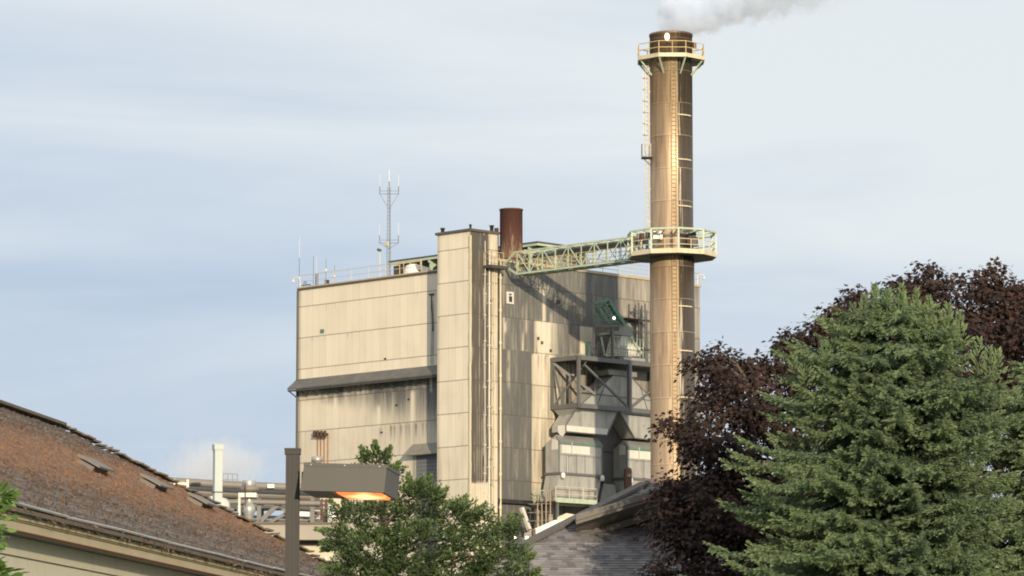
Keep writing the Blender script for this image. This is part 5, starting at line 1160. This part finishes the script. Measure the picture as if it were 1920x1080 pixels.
# spruces: whorls of drooping boughs made of many needle brushes
NEED = [(0, .05, 0), (.55, .14, 0), (1, 0, 0), (.55, -.14, 0), (0, -.05, 0), (0, 0, .05), (.55, 0, .14), (.55, 0, -.14), (0, 0, -.05)]
NF = [(0, 1, 2, 3, 4), (5, 6, 2, 7, 8)]
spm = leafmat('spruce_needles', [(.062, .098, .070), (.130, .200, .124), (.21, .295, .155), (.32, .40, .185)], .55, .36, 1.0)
def spruce(lab, px, py_top, Y, prof, spikes=(), seed=1, xr=(1, 1), dens=1.0):
    rng = np.random.default_rng(seed); top = at(px, py_top, Y); k = Y / F
    o = thing('spruce_tree', lab, 'tree', (top.x, Y, 0), 0, 'spruces on the right'); H = top.z
    pys = [p[0] for p in prof]; lfs = [p[1] * k for p in prof]; rts = [p[2] * k for p in prof]
    zs_ = [at(px, p, Y).z for p in pys]
    Pn, Dn, Nn_, Sn, Vn = [], [], [], [], []
    tk_ = MB(); limb(tk_, (top.x, Y, 0), (top.x, Y, H - .1), .20, .015, 10, .015)
    zmin = zs_[-1]
    z = H - .05; az = 0
    def brushes(pos, d, L, tipv, nb, wid):
        """secondary twig: needle brushes along both sides of it"""
        t = rng.uniform(.05, 1, nb); sd = np.cross(d, [0, 0, 1.0]); sd = sd / (np.linalg.norm(sd) + 1e-6); s = rng.choice([-1, 1], nb)
        p = pos[None] + d[None] * (t * L)[:, None] + np.array([0, 0, -.10])[None] * (t ** 2 * L)[:, None] + rng.normal(0, .012, (nb, 3))
        dr = d[None] * .75 + sd[None] * (s * rng.uniform(.2, .8, nb))[:, None] + np.array([0, 0, .0]) + rng.normal(0, .22, (nb, 3)); dr[:, 2] -= .12
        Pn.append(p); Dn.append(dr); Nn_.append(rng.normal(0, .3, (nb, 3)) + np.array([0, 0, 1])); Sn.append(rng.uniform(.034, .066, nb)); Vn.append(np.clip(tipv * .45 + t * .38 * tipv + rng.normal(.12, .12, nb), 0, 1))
    while z > zmin:
        pf = np.interp(-z, [-q for q in zs_], range(len(zs_))); i = int(min(len(zs_) - 2, pf)); f = pf - i
        rl, rr_ = lfs[i] * (1 - f) + lfs[i + 1] * f, rts[i] * (1 - f) + rts[i + 1] * f
        nbr = 11
        for b in range(nbr):
            az += 2.39996 + rng.normal(0, .2); ca, sa = math.cos(az), math.sin(az)
            if sa > .55 and rng.uniform() < .35: continue          # few boughs on the far side
            wl_ = .5 - .5 * ca; R_ = (rl * wl_ + rr_ * (1 - wl_)) * rng.uniform(.54, 1.14) + .04
            if R_ < .05: continue
            dirv = np.array([ca, sa * .95, 0]); nseg = max(3, int(R_ / .075 * dens)); p0 = np.array([top.x, Y, z + rng.normal(0, .13)])
            tone = rng.normal(0, .13); lift = rng.uniform(-.02, .16); drp = rng.uniform(.10, .46)
            prev = p0; 
            for s in range(nseg):
                t = (s + 1) / nseg; zz_ = R_ * (lift * t - drp * t * t + .34 * drp * t ** 4 + (.06 * t ** 6))
                cur = p0 + dirv * (R_ * t); cur[2] += zz_
                if R_ > .4 and s % 4 == 3 and t < .9: tk_.bar(tuple(prev), tuple(cur), .018)
                if t > .14 or R_ < .5:
                    tw_ = (1 - t) * .30 * min(R_, 1.4) + .09 + .06 * rng.uniform(); d0 = cur - prev; d0 /= np.linalg.norm(d0) + 1e-6
                    for sg in (-1, 1):
                        a_ = sg * rng.uniform(.55, 1.05); dd = np.array([d0[0] * math.cos(a_) - d0[1] * math.sin(a_), d0[0] * math.sin(a_) + d0[1] * math.cos(a_), d0[2] - rng.uniform(.05, .40)]); dd /= np.linalg.norm(dd)
                        brushes(cur, dd, tw_, max(.05, .35 + .65 * t + tone), int(10 + tw_ * 84), .03)
                    if t > .9: brushes(cur, d0 + np.array([0, 0, .30]), .17, 1.0, 18, .03)
                prev = cur
        z -= .088 + .04 * (H - z) / H
    # upright leader shoots
    for (sx, sy, hpx) in spikes:
        c = np.array(at(sx, sy, Y - .3)); hh_ = hpx * k
        for q in np.linspace(0, 1, int(hh_ / .035)):
            rad = .10 * (1 - q) + .015
            for _ in range(6):
                a_ = rng.uniform(0, 6.28); d = np.array([math.cos(a_), math.sin(a_), .75 + q]); Pn.append((c + np.array([0, 0, -hh_ * (1 - q)]) + d * np.array([rad, rad, 0]) * rng.uniform(.2, 1.0))[None]); Dn.append(d[None]); Nn_.append(rng.normal(size=(1, 3))); Sn.append(np.array([rng.uniform(.07, .11)])); Vn.append(np.array([rng.uniform(.55, 1)]))
    tk_.build('trunk', bark, o)
    P_n = np.concatenate(Pn); print('spruce', len(P_n))
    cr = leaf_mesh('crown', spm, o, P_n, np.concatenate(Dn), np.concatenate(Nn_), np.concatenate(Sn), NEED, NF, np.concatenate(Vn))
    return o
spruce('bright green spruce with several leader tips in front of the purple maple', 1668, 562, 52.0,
       [(562, 6, 8), (585, 45, 62), (610, 82, 105), (640, 122, 135), (665, 172, 185), (700, 190, 208), (750, 190, 222), (800, 208, 215), (850, 215, 190), (885, 300, 200), (930, 285, 190), (980, 265, 200), (1040, 320, 220), (1100, 330, 240), (1200, 340, 250)],
       [(1640, 540, 75), (1718, 548, 80), (1690, 540, 70), (1730, 575, 80), (1600, 575, 50), (1760, 590, 40), (1800, 588, 60), (1560, 632, 40), (1686, 560, 40), (1488, 668, 30), (1545, 640, 60), (1665, 548, 55), (1742, 562, 55), (1778, 575, 50), (1620, 560, 50), (1580, 600, 50), (1835, 640, 60), (1855, 655, 50), (1510, 672, 45), (1705, 678, 90), (1870, 660, 40)], 3)
spruce('second green spruce cut off by the right edge of the frame', 1985, 640, 54.0,
       [(640, 8, 8), (700, 60, 60), (760, 110, 90), (830, 150, 110), (900, 135, 140), (980, 150, 150), (1060, 190, 180), (1200, 210, 200)], [(1905, 735, 30)], 5)

# cedar in the middle: fans of scale-leaf sprays pointing out and up
YC_ = 46.0; kc = YC_ / F
cd = thing('cedar_tree', 'bushy green cedar with pointed sprays, standing under the street lamp head', 'tree', (at(760, 1000, YC_).x, YC_, 0))
cb_ = [(702, 858, 34, 24, 0), (735, 875, 18, 16, 0), (655, 885, 10, 8, 0), (715, 900, 30, 30, .3), (790, 935, 50, 42, 0), (775, 910, 24, 26, -.2), (800, 912, 22, 22, -.2), (840, 965, 60, 46, 0), (868, 950, 26, 22, 0), (905, 975, 34, 34, 0), (655, 960, 42, 26, 0), (720, 965, 80, 50, 0), (640, 1005, 42, 34, -.1), (700, 1030, 80, 70, -.2), (790, 1020, 90, 80, -.3), (880, 1030, 70, 60, -.2), (940, 1010, 34, 36, 0), (955, 985, 14, 14, 0), (925, 1060, 60, 44, -.2), (985, 1070, 24, 26, 0), (975, 1030, 14, 12, .1), (660, 1075, 60, 50, -.2), (760, 1090, 110, 60, -.3), (860, 1100, 110, 60, -.2)]
Pn, Dn, Nn_, Sn, Vn = [], [], [], [], []
tk_ = MB(); bs = Vector((at(760, 1000, YC_).x, YC_, 0)); tp = at(712, 860, YC_); limb(tk_, bs, tp, .14, .02, 8, .03)
for (px, py, rx_, ry_, dy) in cb_:
    c = at(px, py, YC_ + dy); py += 12; c = at(px, py, YC_ + dy); a_, bz_ = rx_ * kc * .74, ry_ * kc * .68; by_ = (a_ + bz_) * .6
    h = max(1.2, min(tp.z - .2, c.z - .4)); fr0 = bs.lerp(tp, h / tp.z); limb(tk_, fr0, c, .025, .007, 5, .02)
    n = int(2300 * a_ * bz_) + 14; u = unit(n); rr = RNG.uniform(.25, 1.0, n) ** .6
    cp = np.array(c)[None] + u * rr[:, None] * np.array([a_, by_, bz_])[None]
    side = np.sign(px - 740) * min(1, abs(px - 740) / 120)
    for q in range(n):
        d = u[q] * np.array([.8, .7, .35]) + np.array([.30 * side + .12, -.12, .42]) + RNG.normal(0, .25, 3); d /= np.linalg.norm(d); L_ = RNG.uniform(.08, .19); nb = 15
        sd = np.cross(d, [0, -.5, 1.0] + RNG.normal(0, .3, 3)); sd /= np.linalg.norm(sd) + 1e-6
        t = RNG.uniform(0, 1, nb); s = RNG.choice([-1, 1], nb); w = (1 - t) * .055 * RNG.uniform(.2, 1, nb)
        p = cp[q][None] + d[None] * (t * L_)[:, None] + sd[None] * (s * w)[:, None]; p[:, 2] -= .10 * t ** 2 * L_
        Pn.append(p); Dn.append(d[None] * .8 + sd[None] * (s * .7)[:, None] + RNG.normal(0, .2, (nb, 3))); Nn_.append(np.cross(d, sd)[None] + RNG.normal(0, .35, (nb, 3))); Sn.append(RNG.uniform(.028, .055, nb)); Vn.append(np.clip(RNG.uniform(.05, .55) + .28 * t + RNG.normal(0, .10, nb), 0, 1))
for x0_, y0_, x1_, y1_, wd in ((930, 1000, 962, 962, 10), (945, 995, 978, 968, 7), (885, 970, 912, 944, 10), (850, 955, 874, 930, 10), (975, 1060, 1003, 1036, 9), (820, 940, 838, 915, 9), (735, 890, 748, 868, 7), (650, 970, 618, 938, 10), (635, 1000, 592, 992, 9), (640, 1020, 602, 1030, 9), (770, 920, 766, 888, 9), (800, 915, 806, 890, 9), (690, 860, 676, 838, 8), (705, 850, 703, 828, 8), (722, 858, 732, 838, 8), (985, 1090, 1012, 1066, 9), (900, 1000, 940, 985, 9), (660, 955, 640, 930, 7), (560 + 70, 1060, 600, 1062, 8), (740, 960, 745, 935, 10)):
    a = np.array(at(x0_, y0_, YC_ - .05)); b = np.array(at(x1_, y1_, YC_ - .12)); L_ = np.linalg.norm(b - a); d0 = (b - a) / L_; nb = 230
    t = RNG.uniform(-.15, 1, nb); sd = np.cross(d0, [0, 1.0, 0]); w = RNG.normal(0, .5, nb) * wd * kc * (1.05 - np.clip(t, 0, 1)); dp = RNG.normal(0, .4, nb) * wd * kc
    Pn.append(a[None] + d0[None] * (t * L_)[:, None] + sd[None] * w[:, None] + np.array([0, 1.0, 0])[None] * dp[:, None]); Dn.append(d0[None] * .9 + sd[None] * (np.sign(w) * .6)[:, None] + RNG.normal(0, .25, (nb, 3))); Nn_.append(RNG.normal(0, .4, (nb, 3)) + np.array([0, -.7, .7])); Sn.append(RNG.uniform(.03, .055, nb)); Vn.append(np.clip(.35 + .4 * t + RNG.normal(0, .13, nb), 0, 1))
tk_.build('trunk', bark, cd); print('cedar', sum(len(p) for p in Pn))
leaf_mesh('crown', leafmat('cedar_sprays', [(.024, .042, .018), (.06, .10, .036), (.115, .17, .055), (.20, .26, .09)], .6, .15, 2.0), cd, np.concatenate(Pn), np.concatenate(Dn), np.concatenate(Nn_), np.concatenate(Sn), [(0, .06, 0), (.5, .24, .04), (1, 0, 0), (.5, -.24, .04), (0, -.06, 0)], [(0, 1, 2, 3, 4)], np.concatenate(Vn))
# shrub whose tips reach into the left edge
YSh = 36.0; shb = thing('leafy_shrub', 'bright green leafy shrub reaching in at the left edge, before the mossy roof', 'shrub', (at(-60, 1000, YSh).x, YSh, 0))
st_ = MB(); b0 = Vector((at(-60, 1000, YSh).x, YSh, 0)); Pn, Dn, Nn_, Sn, Vn = [], [], [], [], []
for px, py, rad, n, sz2 in ((8, 932, 20, 110, .075), (-24, 935, 36, 200, .08), (-40, 985, 60, 260, .11), (16, 1082, 18, 12, .17), (-30, 1085, 50, 160, .15), (-60, 900, 50, 200, .10)):
    c = at(px, py, YSh); limb(st_, b0.lerp(at(-60, 1000, YSh), .6), c, .03, .006, 6, .03); r_ = rad * YSh / F
    u = unit(n) * RNG.uniform(.2, 1, n)[:, None] * np.array([r_, r_, r_ * .9]); Pn.append(np.array(c)[None] + u); Dn.append(u / r_ + np.array([.5, -.2, -.05])); Nn_.append(RNG.normal(0, .5, (n, 3)) + np.array([0, -.6, 1])); Sn.append(RNG.uniform(.7, 1.2, n) * sz2); Vn.append(RNG.uniform(.2, 1, n))
st_.build('stem', bark, shb)
leaf_mesh('foliage', leafmat('shrub_leaves', [(.05, .10, .02), (.10, .19, .04), (.19, .30, .08)], .5, .25), shb, np.concatenate(Pn), np.concatenate(Dn), np.concatenate(Nn_), np.concatenate(Sn), [(0, 0, 0), (.3, .2, .03), (.65, .2, .05), (1, 0, 0), (.65, -.2, .05), (.3, -.2, .03)], [(0, 1, 2, 3, 4, 5)], np.concatenate(Vn))

# ------------------------------------------------------------------ smoke and steam
def volmat(name, dens, colour=(.93, .93, .95)):
    m = bpy.data.materials.new(name); m.use_nodes = True; nt = m.node_tree; nt.nodes.remove(nt.nodes['Principled BSDF'])
    pv = nt.nodes.new('ShaderNodeVolumePrincipled'); pv.inputs['Color'].default_value = (*colour, 1); pv.inputs['Anisotropy'].default_value = -.05
    nt.links.new(pv.outputs[0], nt.nodes['Material Output'].inputs['Volume']); return m, nt, pv
vm2, nt, pv = volmat('steam_volume', 1, (.90, .94, 1.0)); L = nt.links
g = nt.nodes.new('ShaderNodeSeparateXYZ'); tc = nt.nodes.new('ShaderNodeTexCoord'); L.new(tc.outputs['Object'], g.inputs[0])
wv = N(nt, 'ShaderNodeTexNoise', Scale=.85, Detail=6, Roughness=.62); L.new(tc.outputs['Object'], wv.inputs['Vector'])
x, y, z = g.outputs
xp = math_n(nt, 'MAXIMUM', x, 0); xn = math_n(nt, 'MINIMUM', x, 0)
za = math_n(nt, 'ADD', math_n(nt, 'MULTIPLY', xp, .46), .7); rr = math_n(nt, 'ADD', math_n(nt, 'MULTIPLY', xp, .23), 1.62)
def sq(v): return math_n(nt, 'MULTIPLY', v, v)
d1 = math_n(nt, 'DIVIDE', math_n(nt, 'SQRT', math_n(nt, 'ADD', math_n(nt, 'ADD', sq(math_n(nt, 'SUBTRACT', z, za)), sq(y)), sq(xn))), rr)
d2 = math_n(nt, 'DIVIDE', math_n(nt, 'SQRT', math_n(nt, 'ADD', math_n(nt, 'ADD', sq(math_n(nt, 'SUBTRACT', z, 2.0)), sq(y)), sq(math_n(nt, 'SUBTRACT', x, .75)))), 2.35)
d = math_n(nt, 'MINIMUM', d1, d2)
q = math_n(nt, 'ADD', math_n(nt, 'SUBTRACT', 1.0, d), math_n(nt, 'MULTIPLY', math_n(nt, 'SUBTRACT', wv.outputs['Fac'], .5), 2.1))
fade = ramp_n(nt, x, 18, 1)
den = math_n(nt, 'MULTIPLY', math_n(nt, 'MULTIPLY', ramp_n(nt, q, .05, .55), 1.0, True), math_n(nt, 'ADD', math_n(nt, 'MULTIPLY', fade, 1.5), .03))
den = math_n(nt, 'MULTIPLY', den, ramp_n(nt, z, -.35, .05)); L.new(den, pv.inputs['Density'])
sm_o = Vector((SW.x, SW.y, zt_ + .05))
m_ = MB(); rings = []; ns = 20
cpts = [(-2.4, .6, 2.2), (-1.6, 1.2, 3.0), (0, 1.6, 3.2), (2, 2.2, 3.3), (5, 3.2, 3.9), (9, 5.2, 5.2), (14, 7.6, 6.6), (17, 9.2, 7.2)]
vs = [sm_o + Vector((cx, rr_ * math.cos(2*math.pi*k/ns), max(-.4, cz + rr_ * math.sin(2*math.pi*k/ns)))) for cx, cz, rr_ in cpts for k in range(ns)]
fs = [(j*ns + k, j*ns + (k+1) % ns, (j+1)*ns + (k+1) % ns, (j+1)*ns + k) for j in range(len(cpts) - 1) for k in range(ns)] + [list(range(ns))[::-1], [(len(cpts)-1)*ns + k for k in range(ns)]]
m_.add(vs, fs); so = m_.build('smoke_plume', vm2, None, sm_o); tag(so, 'white steam plume drifting right from the top of the smokestack', 'smoke')
vm3, nt, pv = volmat('thin_steam_volume', 1); L = nt.links
tc = nt.nodes.new('ShaderNodeTexCoord'); wv = N(nt, 'ShaderNodeTexNoise', Scale=.55, Detail=5, Roughness=.6); L.new(tc.outputs['Object'], wv.inputs['Vector'])
mp_ = nt.nodes.new('ShaderNodeMapping'); mp_.inputs['Scale'].default_value = (1 / 3.6, 1 / 3, 1 / 2.3); L.new(tc.outputs['Object'], mp_.inputs[0]); ln = N(nt, 'ShaderNodeVectorMath', operation='LENGTH'); L.new(mp_.outputs[0], ln.inputs[0])
q = math_n(nt, 'ADD', math_n(nt, 'SUBTRACT', 1, ln.outputs['Value']), math_n(nt, 'MULTIPLY', math_n(nt, 'SUBTRACT', wv.outputs['Fac'], .5), 1.5)); L.new(math_n(nt, 'MULTIPLY', ramp_n(nt, q, .05, .8), .48), pv.inputs['Density'])
s2 = at(400, 880, 235); bm_ = MB(Matrix.Translation(s2)); bm_.lathe((0, 0, 0), [(.3, -3.0), (2.6, -2.4), (4, -1), (4.2, .3), (3.3, 1.8), (1.5, 2.7), (.3, 3.0)], 20); st2o = bm_.build('steam_cloud', vm3, None, s2); tag(st2o, 'faint puff of steam rising behind the pipe rack and mint exhaust stack', 'steam')

# ------------------------------------------------------------------ ground, sky and light
gm_, nt, b_ = newmat('ground_grass'); n1 = noise_n(nt, coords(nt), .15, 6); n2 = noise_n(nt, coords(nt), 3, 4)
c = mix_n(nt, ramp_n(nt, n1, .4, .6), (.16, .155, .145), (.075, .11, .05)); c = mix_n(nt, math_n(nt, 'MULTIPLY', n2, .4), c, (.14, .13, .11)); nt.links.new(c, b_.inputs['Base Color']); b_.inputs['Roughness'].default_value = .95
m_ = MB(); S_ = 6000; m_.add([(-S_, -S_, 0), (S_, -S_, 0), (S_, S_, 0), (-S_, S_, 0)], [(0, 1, 2, 3)]); tag(m_.build('ground', gm_), kind='structure')

SUN_EL = R(11.5); SUN_AZ_X, SUN_AZ_Y = .235, -.972      # direction towards the sun (behind the camera, a little right)
sd = Vector((SUN_AZ_X, SUN_AZ_Y, 0)).normalized() * math.cos(SUN_EL) + Vector((0, 0, math.sin(SUN_EL)))
sl = bpy.data.lights.new('sun', 'SUN'); sl.energy = 3.3; sl.angle = R(.8); sl.color = (1, .83, .60)
so_ = bpy.data.objects.new('sun', sl); COL.objects.link(so_); so_.rotation_euler = sd.to_track_quat('Z', 'Y').to_euler(); so_.location = (0, -20, 60)
w = bpy.data.worlds.new('World'); scene.world = w; w.use_nodes = True; nt = w.node_tree; L = nt.links
bg = nt.nodes['Background']; sky = nt.nodes.new('ShaderNodeTexSky'); sky.sky_type = 'NISHITA'; sky.sun_disc = False; sky.sun_elevation = SUN_EL
sky.sun_rotation = math.atan2(sd.x, sd.y); sky.air_density = 1.0; sky.dust_density = 1.5; sky.ozone_density = 1.5
tc = nt.nodes.new('ShaderNodeTexCoord'); mp1 = nt.nodes.new('ShaderNodeMapping'); mp1.inputs['Scale'].default_value = (3.8, 3.8, 26); mp1.inputs['Rotation'].default_value = (0, R(4), 0); mp1.inputs['Location'].default_value = (.4, 0, .25)
L.new(tc.outputs['Generated'], mp1.inputs[0]); c1 = noise_n(nt, mp1.outputs[0], 1.0, 5, .52, .6)
mp2 = nt.nodes.new('ShaderNodeMapping'); mp2.inputs['Scale'].default_value = (3, 3, 10); mp2.inputs['Location'].default_value = (2.1, 1.3, .4); L.new(tc.outputs['Generated'], mp2.inputs[0]); c2 = noise_n(nt, mp2.outputs[0], 1.3, 4, .5, .3)
g = nt.nodes.new('ShaderNodeSeparateXYZ'); L.new(tc.outputs['Generated'], g.inputs[0])
cov = math_n(nt, 'ADD', math_n(nt, 'MULTIPLY', c1, 1.05), math_n(nt, 'MULTIPLY', c2, .5))
cov = math_n(nt, 'ADD', cov, math_n(nt, 'MULTIPLY', g.outputs[2], 2.7)); cov = math_n(nt, 'ADD', cov, math_n(nt, 'MULTIPLY', g.outputs[0], .75))
f_ = ramp_n(nt, cov, .80, 1.30)
cloud = mix_n(nt, f_, (3.05, 3.65, 4.55), (4.85, 5.12, 5.28))
c = mix_n(nt, .94, sky.outputs[0], cloud); L.new(c, bg.inputs[0]); bg.inputs[1].default_value = .118
vs_ = scene.view_settings; vs_.view_transform = 'Standard'; vs_.look = 'None'; vs_.gamma = 1; vs_.exposure = .48
scene.cycles.pixel_filter_type = 'BLACKMAN_HARRIS'; scene.cycles.filter_width = 1.9; scene.cycles.volume_bounces = 12; scene.cycles.volume_max_steps = 256; scene.cycles.max_bounces = 16; scene.cycles.transparent_max_bounces = 8
